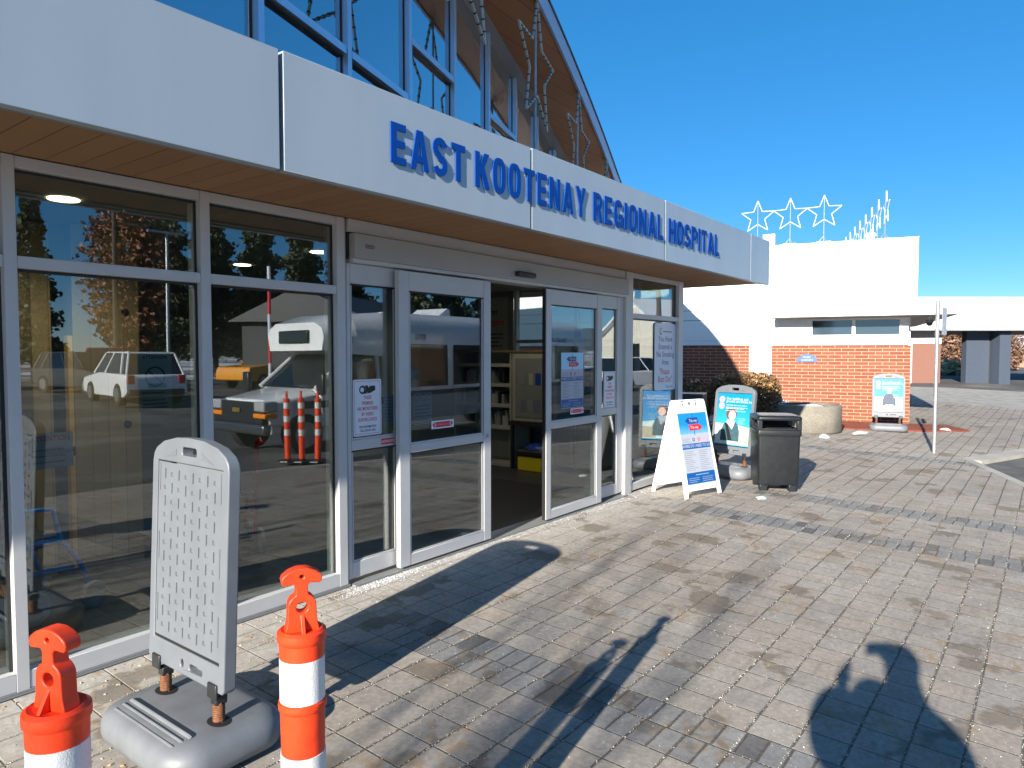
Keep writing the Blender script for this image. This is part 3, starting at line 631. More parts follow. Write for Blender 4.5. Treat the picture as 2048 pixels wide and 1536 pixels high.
# ------------------------------------------------------------------ white and brick annex
A=thing('white_annex','white stucco and red brick wing with a thin canopy over two dark windows','building',(18.0,-1.24,-.04),101.4)
def ab(name,x0,x1,y0,y1,z0,z1,m,p=A,bev=0): return MB().box(x0,x1,y0,y1,z0,z1).build(name,m,p,bevel=bev,segs=1)
ab('brick_wall',.0,2.94,-9,0,-.1,1.80,'brick'); ab('brick_wall',3.46,12,-9,-.03,-.1,1.80,'brick')
ab('white_band',.06,2.93,-.3,.02,1.815,2.02,'white'); ab('shadow_gap',.06,2.93,-.3,.005,1.80,1.815,'roofdark')
ab('window_surround',2.08,2.93,-.3,.0,2.0205,2.44,'white'); ab('blank_panel',2.17,2.80,.0005,.012,2.035,2.40,'whitemetal',bev=.004)
ab('window_surround',.06,.20,-.3,.0,2.0205,2.44,'white')
for x0,x1 in ((.20,1.165),(1.1655,2.08)):
    f=MB(); f.box(x0,x0+.035,-.04,.015,2.0205,2.44).box(x1-.035,x1,-.04,.015,2.0205,2.44).box(x0+.0355,x1-.0355,-.04,.015,2.0205,2.05).box(x0+.0355,x1-.0355,-.04,.015,2.385,2.44)
    wf=f.build('window','whitemetal',A); MB().box(x0+.036,x1-.036,-.02,-.012,2.0505,2.3845).build('pane','glasswin',wf)
    MB().box(x0+.3,x0+.78,-.10,-.06,2.055,2.38).build('blind',mat('pale_blind',(.35,.40,.36),.8),wf)
ab('window_back',.20,2.08,-.30,-.28,2.02,2.44,'intwall')
ab('upper_wall',-.10,12,-9,.0,2.70,3.505,'white'); ab('upper_wall',-.10,12,-9,.0,3.515,4.20,'white'); ab('wall_joint',-.09,12,-8.9,-.008,3.505,3.515,'trimgrey')
ab('wall_joint',-.09,12,-8.9,-.006,2.69,2.70,'trimgrey')
ab('coping',-.11,12.01,-9.01,.012,4.2005,4.215,'whitemetal')
ab('siding',3.46,12,-9,-.02,1.82,1.93,'white');ab('siding',3.46,12,-9,-.035,1.805,1.82,'roofdark');ab('siding',3.46,12,-9,-.025,1.935,2.44,'white');ab('siding',3.46,12,-9,-.03,2.455,2.6895,'white');ab('wall_joint',3.46,12,-8.9,-.05,1.93,1.935,'trimgrey');ab('wall_joint',3.46,12,-8.9,-.045,2.44,2.455,'roofdark')
ab('pilaster',2.9405,3.4595,-.3,.045,-.1,2.689,'white',bev=.004)
ab('side_core',-.0,2.93,-9,-.31,1.80,2.69,'white')
cp=MB(); poly=[(2.90,-.2),(2.90,.60),(-.86,.60),(-.55,-7.5),(.3,-8.5),(.3,-.2)]
cp.prism(poly,lambda u,v,d:(u,v,d),2.455,2.6895); cp.build('canopy','white',A,bevel=.004,segs=1)
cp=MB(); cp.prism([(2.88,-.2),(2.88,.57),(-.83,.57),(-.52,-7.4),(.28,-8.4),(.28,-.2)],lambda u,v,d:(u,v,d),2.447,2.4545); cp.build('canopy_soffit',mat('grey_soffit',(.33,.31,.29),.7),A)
# security dome under canopy tip
D_=thing('dome_camera','small dark dome security camera hanging under the thin white canopy','camera',(18.06,-1.58,2.27))
MB().lathe([(0,.05),(.075,.05),(.085,.03),(.085,.0),(.0,.0)],20).build('housing','trimgrey',D_,smooth=40)
MB().lathe([(0,-.085),(.03,-.080),(.058,-.055),(.068,-.02),(.068,-.001),(0,-.001)],20).build('dome','carglass',D_,smooth=60)
MB().tube([(0,0,.05),(0,0,.14)],.014,8).build('stem','whitemetal',D_)
# garden plaque and smoking notice on the annex wall
def on_annex(o,x,y,z): o.location=A.matrix_world@Vector((x,y,z)) if False else Matrix.Translation((18.0,-1.24,-.04))@Matrix.Rotation(R(101.4),4,'Z')@Vector((x,y,z)); o.rotation_euler=(0,0,R(101.4+180)); return o
FP=lambda u,v,d:(u,-d,v)
g=thing('garden_plaque','small blue arched plaque with white lettering on the sunlit brick','plaque'); on_annex(g,2.15,.004,1.50)
MB().prism([(-.215,-.085),(.215,-.085),(.215,.03),(.16,.035)]+arc(0,.03,.145,.075,0,180,12)+[(-.16,.035),(-.215,.03)],FP,0,.012).build('plate',mat('plaque_blue',(.03,.09,.26),.5),g)
t_=MB(); text(t_,'MUSIC',.055,0,.012,FP,.0125,xs=1.1); text(t_,'GARDEN',.055,0,-.058,FP,.0125,xs=1.15); t_.build('lettering','paper',g)
def nosmoke(mbr,mbk,u,v,r,fn,d):
    mbr.ring(circ(u,v,r,28),circ(u,v,r*.84,28),fn,d,d+.0006)
    a=R(-40); c_,s_=math.cos(a),math.sin(a); hw=r*.07
    q=[(-r*.86,-hw),(r*.86,-hw),(r*.86,hw),(-r*.86,hw)]; mbr.prism([(u+x*c_-y*s_,v+x*s_+y*c_) for x,y in q],fn,d,d+.0005)
    for a_,b_ in ((-.5,.2),(.28,.42)): mbk.prism([(u+r*a_,v-r*.08),(u+r*b_,v-r*.08),(u+r*b_,v+r*.06),(u+r*a_,v+r*.06)],fn,d-.0004,d-.0001)
g=thing('smoking_notice','white notice with two red no-smoking circles on the white pilaster','notice'); on_annex(g,3.22,.049,1.37)
MB().prism([(-.19,-.26),(.19,-.26),(.19,.26),(-.19,.26)],FP,0,.006).build('plate','paper',g,bevel=.001,segs=1)
a_=MB();b_=MB(); nosmoke(a_,b_,-.085,.16,.070,FP,.0075); nosmoke(a_,b_,.085,.16,.070,FP,.0075); a_.build('symbol','red',g); lines(b_,-.14,.14,.03,4,.055,.014,FP,.0065,3); b_.build('small_print','textgrey',g)
# roof things on annex
def annex_w(x,y): v=Matrix.Translation((18.0,-1.24,0))@Matrix.Rotation(R(101.4),4,'Z')@Vector((x,y,0)); return v
labs=['white star outline farthest left on the annex roof, its foot hidden by the entrance fascia','middle white star outline of the three facing the plaza on the annex roof','white star outline farthest right of the three facing the plaza on the annex roof']
for i,x in enumerate((3.35,2.60,1.85)):
    p=annex_w(x,-.30); star_thing('roof_star',labs[i],(p.x,p.y,4.93),101.4+180,.40,(-.70,.40),'starwhite','star outlines along the front of the annex roof',tube=.0105,clips=False,foot=True,ri=.17)
dd=Vector((math.cos(R(19.3)),math.sin(R(19.3)),0)); st=Vector((18.35,-.62,0))
ord_=['nearest and tallest','second nearest','third nearest','fourth','fifth','sixth','seventh','farthest and lowest']
for i in range(8):
    p=st+dd*.98*i; star_thing('roof_star',f'edge-on star light on the annex roof side, {ord_[i]} in its receding row',(p.x,p.y,4.93-.0*i),19.3,.40,(-.70,.40),'starwhite','edge-on stars receding along the annex roof side',tube=.011,clips=False,foot=True,ri=.17)
p=annex_w(3.15,-1.2); b=MB().box(-.13,.16,-.15,.15,4.19,4.62).build('roof_vent','whitemetal',None,bevel=.01); b.location=(p.x,p.y,0); b.rotation_euler=(0,0,R(101.4)); tag(b,'white box vent on the annex roof behind the leftmost roof star','roof vent')
p=annex_w(.85,-.5); b=MB().lathe([(.09,4.19),(.09,4.30),(.13,4.32),(.12,4.38),(.0,4.41)],18).build('roof_vent','whitemetal',None,smooth=40); b.location=(p.x,p.y,0); tag(b,'small rounded vent beside the tallest roof star','roof vent')
# ------------------------------------------------------------------ drop-off canopy farther back
Q=thing('drop_off_canopy','long white flat drop-off canopy carried on a broad grey pier','canopy')
bd=Vector((3.3,-4.25,0)).normalized(); bn=Vector((-bd.y,bd.x,0)); 
QM=Matrix(((bd.x,-bn.x,0,40.9),(bd.y,-bn.y,0,2.1),(0,0,1,0),(0,0,0,1)))   # x along front, y toward viewer
def qb(name,x0,x1,y0,y1,z0,z1,m): return MB().box(x0,x1,y0,y1,z0,z1,QM).build(name,m,Q)
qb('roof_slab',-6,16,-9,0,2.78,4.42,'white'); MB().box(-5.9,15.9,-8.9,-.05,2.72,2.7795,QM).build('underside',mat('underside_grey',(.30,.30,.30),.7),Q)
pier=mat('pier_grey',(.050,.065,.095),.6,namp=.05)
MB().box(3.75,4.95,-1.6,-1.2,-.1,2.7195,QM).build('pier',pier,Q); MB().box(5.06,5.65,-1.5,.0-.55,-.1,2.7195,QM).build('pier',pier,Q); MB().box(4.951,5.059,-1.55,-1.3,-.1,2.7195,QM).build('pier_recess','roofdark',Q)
B2=thing('far_brick_wing','low red brick wing behind the drop-off canopy with a white eaves band','building')
u_=Vector((1.15,-1.6,0)).normalized(); v_=Vector((-u_.y,u_.x,0)); BM_=Matrix(((u_.x,v_.x,0,38.95),(u_.y,v_.y,0,6.47),(0,0,1,0),(0,0,0,1)))
MB().box(0,6.85,0,10,-.1,2.07,BM_).build('wall',mat('far_brick',(.20,.095,.07),.8,namp=.12,nscale=30),B2); MB().box(-.1,6.87,-.02,10,2.071,2.33,BM_).build('eaves_band','white',B2); MB().box(-.3,6.9,-.02,10,2.331,2.70,BM_).build('roof',mat('roof_grey',(.30,.27,.25),.8),B2)
MB().box(5.3,5.38,-.012,0.2,-.1,2.07,BM_).build('downpipe','whitemetal',B2)
hb=thing('far_house','low brick house with a snowy roof far beyond the piers','house',(98,-3.2,0),-52)
MB().box(-3,12,0,6,-.1,1.6).build('wall',mat('house_brick',(.40,.20,.13),.8),hb); q=MB(); q.prism([(-3.6,1.6),(12.6,1.6),(10.,3.4),(-1.,3.4)],lambda u,v,d:(u,d,v),-.6,6.6); q.build('roof','hutroof',hb); MB().box(-2,.2,-.05,.05,.2,1.3).build('window','whitemetal',hb)
# hill
hm=MB(); nx=40
for i in range(nx+1):
    for j in range(7):
        x=500+j*90; y=-700+i*32; hgt=(16+26*noise.noise(Vector((y*.004,3.1,0)))+8*noise.noise(Vector((y*.02,1,0))))*math.sin(math.pi*min(1,j/5)) if j<6 else 0
        if y>60: hgt*=max(0,1-(y-60)/120)
        hm.v.append((x,y,max(hgt,-.5)))
for i in range(nx):
    for j in range(6): a=i*7+j; hm.f.append((a,a+1,a+8,a+7))
tag(hm.build('hill','hill',smooth=60),kind='structure')
# ------------------------------------------------------------------ mulch bed, planter, hedge, snow
mm_=MB(); pts=[(16.3,-.92),(16.95,-1.75),(17.75,-2.42),(18.6,-1.9),(18.15,-1.15),(17.95,-1.2),(17.4,1.6),(16.0,1.9),(15.6,.3)]
mm_.prism(pts,lambda u,v,d:(u,v,gz(u,v)+d),-.02,.03); tag(mm_.build('mulch_bed','mulch'),'red bark mulch bed wrapping the foot of the brick corner','mulch bed',kind='stuff')
P_=thing('concrete_planter','round exposed-aggregate planter standing against the brick wall','planter',(15.15,.17,0))
MB().lathe([(.60,0),(.62,.03),(.62,.50),(.60,.54),(.54,.54),(.53,.46),(0,.46)],44).build('tub','conc',P_,smooth=35)
MB().lathe([(.525,.44),(.50,.49),(.2,.52),(0,.52)],24).build('soil','mulch',P_,smooth=60)
sn=MB()
def lump(mb,c,r,h,n=14,seed=0,sy=1.):
    rr=random.Random(seed); prof=[]
    rows=[(1.0,0),(.85,.45),(.55,.85),(.2,1.0)]
    o=len(mb.v); ph=[rr.uniform(.7,1.25) for _ in range(n)]
    for f_,hh in rows:
        for k_ in range(n):
            a=2*math.pi*k_/n; q=r*f_*ph[k_]; x=c[0]+q*math.cos(a); y=c[1]+q*sy*math.sin(a); mb.v.append((x,y,c[2]+hh*h*(.8+.3*rr.random())))
    for i in range(3):
        for k_ in range(n): mb.f.append((o+i*n+k_,o+i*n+(k_+1)%n,o+(i+1)*n+(k_+1)%n,o+(i+1)*n+k_))
    mb.f.append(tuple(o+3*n+k_ for k_ in range(n)))
for i,(x,y,r,h,sy,lb) in enumerate(((14.20,-.36,.12,.07,.8,'lump of old snow pressed against the foot of the round planter'),(15.6,-.70,.45,.018,.3,'thin flat patch of old snow between planter and man poster sign'),(17.45,-2.0,.13,.07,1,'small snow lump on the mulch near the point of the bed'),(7.98,-1.20,.095,.022,.6,'white ice chunk on the paving in front of the black bin'),(15.0,.12,.38,.05,.9,'snow lying on the soil inside the round planter'))):
    q=MB(); z=gz(x,y) if i!=4 else .505; lump(q,(0,0,0),r,h,seed=i,sy=sy); o=q.build('snow_lump','snow',smooth=70); o.location=(x,y,z-.004); tag(o,lb,'snow')
def foliage(name,pts,size,m,parent,seed=1,elong=1.6):
    rr=random.Random(seed); vs=[];fs=[];rn=[]
    for p in pts:
        d=Vector((rr.gauss(0,1),rr.gauss(0,1),rr.gauss(0,.8))).normalized(); e=d.orthogonal(); e.rotate(Matrix.Rotation(rr.random()*6.28,3,d)); s_=size*rr.uniform(.6,1.4)
        a=Vector(p); o=len(vs); vs+= [a-e*s_*.5, a+d*s_*.5*elong, a+e*s_*.5, a-d*s_*.5*elong]; fs.append((o,o+1,o+2,o+3)); rn+= [rr.random()]
    me=bpy.data.meshes.new(name); me.from_pydata([tuple(v) for v in vs],[],fs); me.materials.append(M[m]); at=me.attributes.new('rnd','FLOAT','FACE'); at.data.foreach_set('value',rn)
    o=bpy.data.objects.new(name,me); COL.objects.link(o); o.parent=parent; return o
rr=random.Random(5)
def hedge_thing(label,loc,rad,hgt,n,seed,rz=0,holes=0):
    t=thing('hedge_shrub',label,'shrub',loc,rz,'clipped shrubs against the annex'); r2=random.Random(seed); pts=[]
    while len(pts)<n:
        x=r2.uniform(-1,1); y=r2.uniform(-1,1); z=r2.uniform(.08,1)
        if (abs(x)**3+abs(y)**3+abs(2*z-1)**4)<1+.25*noise.noise(Vector((x*2.2+seed,y*2.2,z*3))):
            dens=.35+.65*noise.noise(Vector((x*4+seed,y*4,z*4)))+ (z-.45)*1.2
            if r2.random()<dens+.25: pts.append((x*rad[0],y*rad[1],z*hgt))
    foliage('foliage',pts,.034,'hedge',t,seed)
    st_=MB()
    for k_ in range(46):
        a=r2.random()*6.28; q=r2.uniform(.2,.95); st_.tube([(rad[0]*.25*math.cos(a),rad[1]*.25*math.sin(a),0),(rad[0]*.5*q*math.cos(a),rad[1]*.5*q*math.sin(a),hgt*.45),(rad[0]*q*math.cos(a),rad[1]*q*math.sin(a),hgt*.93)],[.012,.008,.003],5)
    st_.build('stems','bark',t); return t
hedge_thing('tall right shrub of the clipped hedge, with snow glinting through its stems',(15.30,1.55,0),(.62,.75,),1.17,9000,3,15)
hedge_thing('left shrub of the clipped hedge, half hidden by the entrance glazing',(14.6,2.95,0),(.6,.85),1.05,8000,8,15)
q=MB(); 
for i in range(10): lump(q,(15.9+.1*rr.random(),.9+i*.16,0),.24,.20+.45*rr.random(),seed=40+i)
tag(q.build('snow_bank','snow',smooth=70),'snow heaped against the brick behind the clipped hedge','snow',kind='stuff')
q=MB().box(-.3,.3,-.28,.28,0,.85).build('planter_box','roofdark',None,bevel=.02); q.location=(12.35,1.55,.0); q.rotation_euler=(0,0,R(15)); tag(q,'dark blue-grey square box standing in the shade in front of the hedge','planter')
# parking sign post
L=thing('sign_post','galvanised steel post with an edge-on blank-backed sign plate beside the kerb','sign post',(13.59,-2.24,-.08))
MB().tube([(0,0,0),(0,0,2.54)],.031,14).build('post','galv',L,smooth=50)
pl=MB().box(-.15,.15,-.0015,.0015,-.225,.225).build('sign_plate',mat('sign_back_aluminium',(.48,.50,.53),.4,.5),L,bevel=.001); pl.location=(.13,-.085,2.20); pl.rotation_euler=(0,0,R(-7))
for z in (1.98,2.42): 
    c=MB(); c.tube([(0,0,z-.012),(0,0,z+.012)],.037,12); c.tube([(0,0,z),(.09,-.045,z)],.006,6); c.build('bracket','galv',L)
# ------------------------------------------------------------------ street furniture
def plate_holes(mb,outline,holes,fn,d0,d1):
    bm=bmesh.new(); loops=[]
    outline=[p for i,p in enumerate(outline) if math.dist(p,outline[i-1])>1e-5]; holes=[[p for i,p in enumerate(h) if math.dist(p,h[i-1])>1e-5] for h in holes]
    for lp in [outline]+holes:
        vs=[bm.verts.new((u,v,0)) for u,v in lp]
        for i in range(len(vs)): bm.edges.new((vs[i],vs[(i+1)%len(vs)]))
        loops.append(lp)
    bmesh.ops.triangle_fill(bm,use_beauty=True,use_dissolve=False,edges=bm.edges[:])
    bm.verts.index_update(); pts=[(v.co.x,v.co.y) for v in bm.verts]; n=len(pts)
    fs=[tuple(v.index for v in f.verts) for f in bm.faces]; bm.free()
    V=[fn(u,v,d0) for u,v in pts]+[fn(u,v,d1) for u,v in pts]
    F=[f for f in fs]+[tuple(i+n for i in f[::-1]) for f in fs]; o=0
    for lp in loops:
        k_=len(lp)
        for i in range(k_): a,b=o+i,o+(i+1)%k_; F.append((a,b,b+n,a+n))
        o+=k_
    mb.add(V,F)
YF=lambda u,v,d:(u,d,v)
def loft(mb,rings):
    o=len(mb.v); n=len(rings[0][0])
    for r_,z in rings:
        for x,y in r_: mb.v.append((x,y,z))
    for i in range(len(rings)-1):
        for k_ in range(n): mb.f.append((o+i*n+k_,o+i*n+(k_+1)%n,o+(i+1)*n+(k_+1)%n,o+(i+1)*n+k_))
    mb.f.append(tuple(o+k_ for k_ in range(n-1,-1,-1))); mb.f.append(tuple(o+(len(rings)-1)*n+k_ for k_ in range(n)))
def spring_sign(name,label,loc,rz,front,lean=3.,ZS_=1.09,group='grey spring-base pavement signs'):
    t=thing(name,label,'pavement sign',loc,rz,group)
    # moulded base
    b=MB(); R_=lambda w_,h_,r_: rrect(w_,h_,r_,7)
    loft(b,[(R_(.64,.44,.10),.004),(R_(.70,.50,.13),.022),(R_(.72,.52,.14),.055),(R_(.715,.515,.14),.095),(R_(.69,.49,.13),.122),(R_(.64,.44,.12),.140),(R_(.56,.36,.09),.148)])
    bo=b.build('base','signgrey2',t,smooth=50)
    for j in range(3):
        r_=MB(); y=-.205+j*.034; z=.1372+j*.0065; r_.add([(-.25,y-.006,z-.005),(.25,y-.006,z-.005),(.25,y+.007,z+.0045),(-.25,y+.007,z+.0045),(-.235,y-.003,z+.007),(.235,y-.003,z+.007),(.235,y+.005,z+.010),(-.235,y+.005,z+.010)],[(0,1,5,4),(1,2,6,5),(2,3,7,6),(3,0,4,7),(4,5,6,7)]); r_.build('rib','signgrey2',bo,bevel=.002)
    for sx in (-1,1):
        MB().lathe([(0,.1475),(.052,.1475),(.056,.1500),(.047,.1515),(0,.1490)],24,(sx*.215,0,0),1.0,.75).build('socket','binside',bo,smooth=60)
        c=MB(); pts=[(sx*.215+.021*math.cos(2*math.pi*i/12),.021*math.sin(2*math.pi*i/12),.150+.078*i/108) for i in range(109)]; c.tube(pts,.0042,5); c.tube([(sx*.215,0,.150),(sx*.215,0,.222)],.0155,10); c.build('spring','spring',t,smooth=60)
    # tilting part (direct children carry the lean in their own coordinates)
    la=R(lean); c_,s_=math.cos(la),math.sin(la)
    T=lambda x,y,z:(x,y*c_+(z-.2)*s_,.2+(z-.2)*c_-y*s_)
    for sx in (-1,1):
        c=MB(); c.v=[T(*v) for v in MB().box(sx*.215-.022,sx*.215+.022,-.026,.026,.222,.262).v]; c.f=MB().box(0,1,0,1,0,1).f
        d=MB().box(sx*.228-.034,sx*.228+.034,-.043,-.0305,.256,.318); o=len(c.v); c.v+=[T(*v) for v in d.v]; c.f+=[tuple(i+o for i in f) for f in d.f]
        c.build('bracket','dark',t,bevel=.006)
    W2=.305; zb=.285; zs=ZS_; zt=zs+.11
    out=[(-W2+.015,zb),(W2-.015,zb),(W2,zb+.015),(W2,zs),(W2-.008,zs+.030),(W2-.03,zs+.055),(W2-.09,zs+.085),(.11,zt-.004),(.0,zt),(-.11,zt-.004),(-W2+.09,zs+.085),(-W2+.03,zs+.055),(-W2+.008,zs+.030),(-W2,zs),(-W2,zb+.015)]
    hole=rrect(.115,.034,.010,3,0,zt-.058); win=[(-W2+.042,zb+.105),(W2-.042,zb+.105),(W2-.042,zs+.0),(-W2+.042,zs+.0)]
    tri=lambda s:[(s*.105,zt-.060),(s*.185,zt-.088),(s*.178,zt-.094),(s*.105,zt-.082)][::int(s)]
    sl=[rrect(.030,.020,.008,3,-.15,zb+.045),rrect(.10,.030,.012,3,.09,zb+.045),circ(-.02,zb+.045,.013,12,.018),rrect(.09,.026,.010,3,-.23+.12,zb+.045)][1:3]
    fr=MB(); plate_holes(fr,out,[hole,win]+sl,YF,-.034,.018); fr.v=[T(*v) for v in fr.v]; fo=fr.build('frame','signgrey',t,bevel=.005,segs=2)
    bk=MB(); plate_holes(bk,[(-W2+.04,zb+.02),(W2-.04,zb+.02),(W2-.04,zt-.11),(-W2+.04,zt-.11)],[],YF,-.0,.010); bk.v=[T(*v) for v in bk.v]; bk.build('core','signgrey2',t)
    for s in (1,-1): rec=MB(); rec.prism([(s*.100,zt-.052),(s*.105,zt-.080),(s*.19,zt-.092)],YF,-.0355,-.0343); rec.v=[T(*v) for v in rec.v]; rec.build('recess','pocket',fo)
    x0,x1,z0,z1=-W2+.046,W2-.046,zb+.118,zs-.006
    for bx in ((-W2+.043,W2-.043,-.028,-.005,zb+.1055,zb+.1175),(-W2+.043,-.16,-.030,-.005,zs-.0055,zs-.0005)): dk=MB().box(*bx); dk.v=[T(*v) for v in dk.v]; dk.build('slot','binside',fo)
    front(t,T,x0,x1,z0,z1); return t
def waffle(t,T,x0,x1,z0,z1):
    mb=MB(); nx,nz=8,12; mx=.030; yf=-.029
    gx0,gx1=x0+mx,x1-mx; gz0,gz1=z0+.02,z1-.02; dx=(gx1-gx0)/nx; dz=(gz1-gz0)/nz
    def quad(a,b,c,d,y=yf): mb.add([(a,y,c),(b,y,c),(b,y,d),(a,y,d)],[(0,1,2,3)])
    quad(x0,gx0,z0,z1); quad(gx1,x1,z0,z1); quad(gx0,gx1,z0,gz0); quad(gx0,gx1,gz1,z1)
    for i in range(nx):
        for j in range(nz):
            a=gx0+i*dx;b=a+dx;c=gz0+j*dz;d=c+dz; mx_,mz_=(a+b)/2,(c+d)/2
            hw,hh=(.0052,.0235) if (i+j)%2 else (.0115,.0095)
            if (i+j)%2==0: mx_-=.002
            A_=[(a,c),(b,c),(b,d),(a,d)]; B_=[(mx_-hw,mz_-hh),(mx_+hw,mz_-hh),(mx_+hw,mz_+hh),(mx_-hw,mz_+hh)]; dp=.0065
            C_=[(mx_-hw*.75,mz_-hh*.8),(mx_+hw*.75,mz_-hh*.8),(mx_+hw*.75,mz_+hh*.8),(mx_-hw*.75,mz_+hh*.8)]
            V=[(x,yf,z) for x,z in A_]+[(x,yf,z) for x,z in B_]+[(x,yf+dp,z) for x,z in C_]
            mb.add(V,[(0,1,5,4),(1,2,6,5),(2,3,7,6),(3,0,4,7),(4,5,9,8),(5,6,10,9),(6,7,11,10),(7,4,8,11),(8,9,10,11)])
    mb.v=[T(*v) for v in mb.v]; w_=mb.build('panel','signgrey',t)
    cl=MB()
    for sx in (-1,1):
        for k_ in range(3):
            za=z0+.06+k_*.27
            if k_==2: za+=.03
            cl.tube([(sx*(x1-.014),yf-.001,za),(sx*(x1-.014),yf-.001,za+.12)],.0035,6)
    cl.v=[T(*v) for v in cl.v]; cl.build('clip_groove','pocket',w_)
def person_poster(kind):
    def f(t,T,x0,x1,z0,z1):
        y=-.028; F=lambda u,v,d:(x0+u*(x1-x0),y-d,z0+v*(z1-z0)); asp=(z1-z0)/(x1-x0)
        def part(name,m,par,fnc): mb=MB(); fnc(mb); mb.v=[T(*v) for v in mb.v]; return mb.build(name,m,par)
        p=part('poster','psky',t,lambda mb: mb.prism([(0,0),(1,0),(1,1),(0,1)],F,-.004,0))
        if kind=='woman':
            part('picture_field','ppale',p,lambda mb: mb.prism([(0,.02),(1,.02),(1,.36),(.6,.40),(0,.41)],F,.0002,.0006))
            part('picture_field','psand',p,lambda mb: mb.prism([(.62,.03),(1,.03),(1,.27),(.62,.25)],F,.0007,.001))
            part('picture_coat','coat',p,lambda mb: mb.prism([(.16,.08),(.18,.30),(.23,.40),(.36,.47),(.56,.47),(.66,.40),(.72,.28),(.72,.08)],F,.0011,.0014))
            part('picture_scarf','paper',p,lambda mb: mb.prism([(.30,.44),(.42,.36),(.50,.30),(.55,.40),(.58,.47),(.50,.50),(.36,.50)],F,.0015,.0017))
            part('picture_hair','hairbrown',p,lambda mb: mb.prism(circ(.45,.60,.165,20,.115)+[],F,.0015,.0018))
            part('picture_face','skin',p,lambda mb: mb.prism(circ(.475,.575,.105,20,.085),F,.0019,.0021))
            part('picture_lapel','black',p,lambda mb: mb.prism([(.27,.42),(.36,.41),(.52,.09),(.40,.09)],F,.0016,.0018))
        else:
            part('picture_field','ppale',p,lambda mb: mb.prism([(0,.0),(1,.0),(1,.45),(0,.45)],F,.0002,.0006))
            part('picture_jacket','navyjac',p,lambda mb: mb.prism([(.28,.18),(.29,.36),(.34,.48),(.44,.55),(.60,.55),(.70,.48),(.76,.36),(.77,.18),(.68,.17),(.66,.22),(.50,.20),(.40,.22),(.38,.18)],F,.0009,.0012))
            part('picture_hair','paper',p,lambda mb: mb.prism(circ(.52,.63,.088,20,.062),F,.0009,.0013))
            part('picture_face','skin',p,lambda mb: mb.prism(circ(.52,.605,.070,20,.055),F,.0014,.0017))
            part('picture_lower','paper',p,lambda mb: mb.prism([(.16,.12),(.30,.17),(.42,.18),(.5,.14),(.62,.18),(.74,.17),(.88,.11),(.82,.08),(.2,.08)],F,.0013,.0016))
        def circs(mb):
            for v in (.875,.755): mb.prism(circ(.135,v,.083,22,.083/asp),F,.001,.0014)
        part('symbol','ppink',p,circs)
        def ins(mb):
            for v in (.875,.755): mb.ring(circ(.135,v,.060,22,.060/asp),circ(.135,v,.050,22,.050/asp),F,.0016,.0018); mb.prism([(.09,v-.004),(.18,v-.004),(.18,v+.004),(.09,v+.004)],F,.0016,.0018)
        part('symbol','paper',p,ins)
        def tx(mb):
            G=lambda u,v,d:(x0+u,y-d,z0+v); w_=x1-x0; h_=z1-z0
            text(mb,'Our buildings and',.047,w_*.265,h_*.875,G,.0016,'LEFT',xs=.98,bold=.022); text(mb,'grounds are smoke free.',.047,w_*.265,h_*.825,G,.0016,'LEFT',xs=.90,bold=.022)
            lines(mb,w_*.265,w_*.97,h_*.765,2,.030,.0085,G,.0016,5,.2); lines(mb,w_*.265,w_*.9,h_*.70,2,.030,.0085,G,.0016,6,.2); lines(mb,w_*.66,w_*.9,h_*.52,4,.022,.005,G,.0016,7,.4); lines(mb,w_*.09,w_*.2,h_*.69,1,.022,.006,G,.0016,7,.1)
        part('lettering','paper',p,tx)
        cv=MB(); cv.prism([(0,0),(1,0),(1,1),(0,1)],F,.0025,.003)
    return f
spring_sign('pavement_sign','blank grey pavement sign with a waffle-backed panel between the orange tubes and the glazing',(1.485,-.935,-.033),-90,waffle,2.6,1.165)
spring_sign('pavement_sign','blue no-smoking pavement sign picturing a woman in a dark coat, behind the black bin',(9.05,-.45,-.02),-106,person_poster('woman'),7.)
spring_sign('pavement_sign','blue no-smoking pavement sign picturing a man in a dark jacket, at the brick corner',(16.45,-1.07,-.037),-76,person_poster('man'),4.)
# --- A-frame
AF=thing('a_frame_sign','white folding plastic A-frame sign asking where do I need to go','a-frame sign',(7.63,-.46,-.016),-16)
def afpanel(name,sgn):
    W_=.305; H_=1.10
    lean=math.atan2(.235,H_); c_,s_=math.cos(lean),math.sin(lean)
    T=lambda x,y,z:(x,sgn*(-.235+z*s_/c_*1.0*0+ (z*s_))+ (y*c_)*1.0, z*c_ - sgn*y*s_*0)
    out=[(-W_-.012,0),(-W_+.045,0),(-W_+.05,.075),(W_-.05,.075),(W_-.045,0),(W_+.012,0),(W_-.035,H_-.03),(W_-.05,H_),(.17,H_),(.145,H_-.015),(.125,H_-.085),(.10,H_-.085),(.085,H_-.01),(.07,H_),(-.07,H_),(-.085,H_-.01),(-.10,H_-.085),(-.125,H_-.085),(-.145,H_-.015),(-.17,H_),(-W_+.05,H_),(-W_+.035,H_-.03)]
    hole=rrect(.055,.030,.010,3,0,H_-.045)
    mb=MB(); plate_holes(mb,out,[hole],YF,-.022,.0) if sgn>0 else plate_holes(mb,out,[hole],YF,0,.022)
    mb.v=[T(*v) for v in mb.v]; p=mb.build(name,'afwhite',AF,bevel=.006)
    return p,T
p1,T1=afpanel('front_panel',1); p2,T2=afpanel('rear_panel',-1)
mo=MB()
for (a,b,c,d) in ((-.20,-.185,.15,.95),(.17,.185,.15,.95)): mo.box(a,b,-.008,-.0005,c,d)
for z in (.22,.42,.60,.78): mo.box(-.12,.06,-.006,-.0005,z,z+.010).box(-.12,-.108,-.006,-.0005,z-.06,z-.001)
mo.v=[T2(*v) for v in mo.v]; mo.build('moulding','afwhite',p2,bevel=.002)
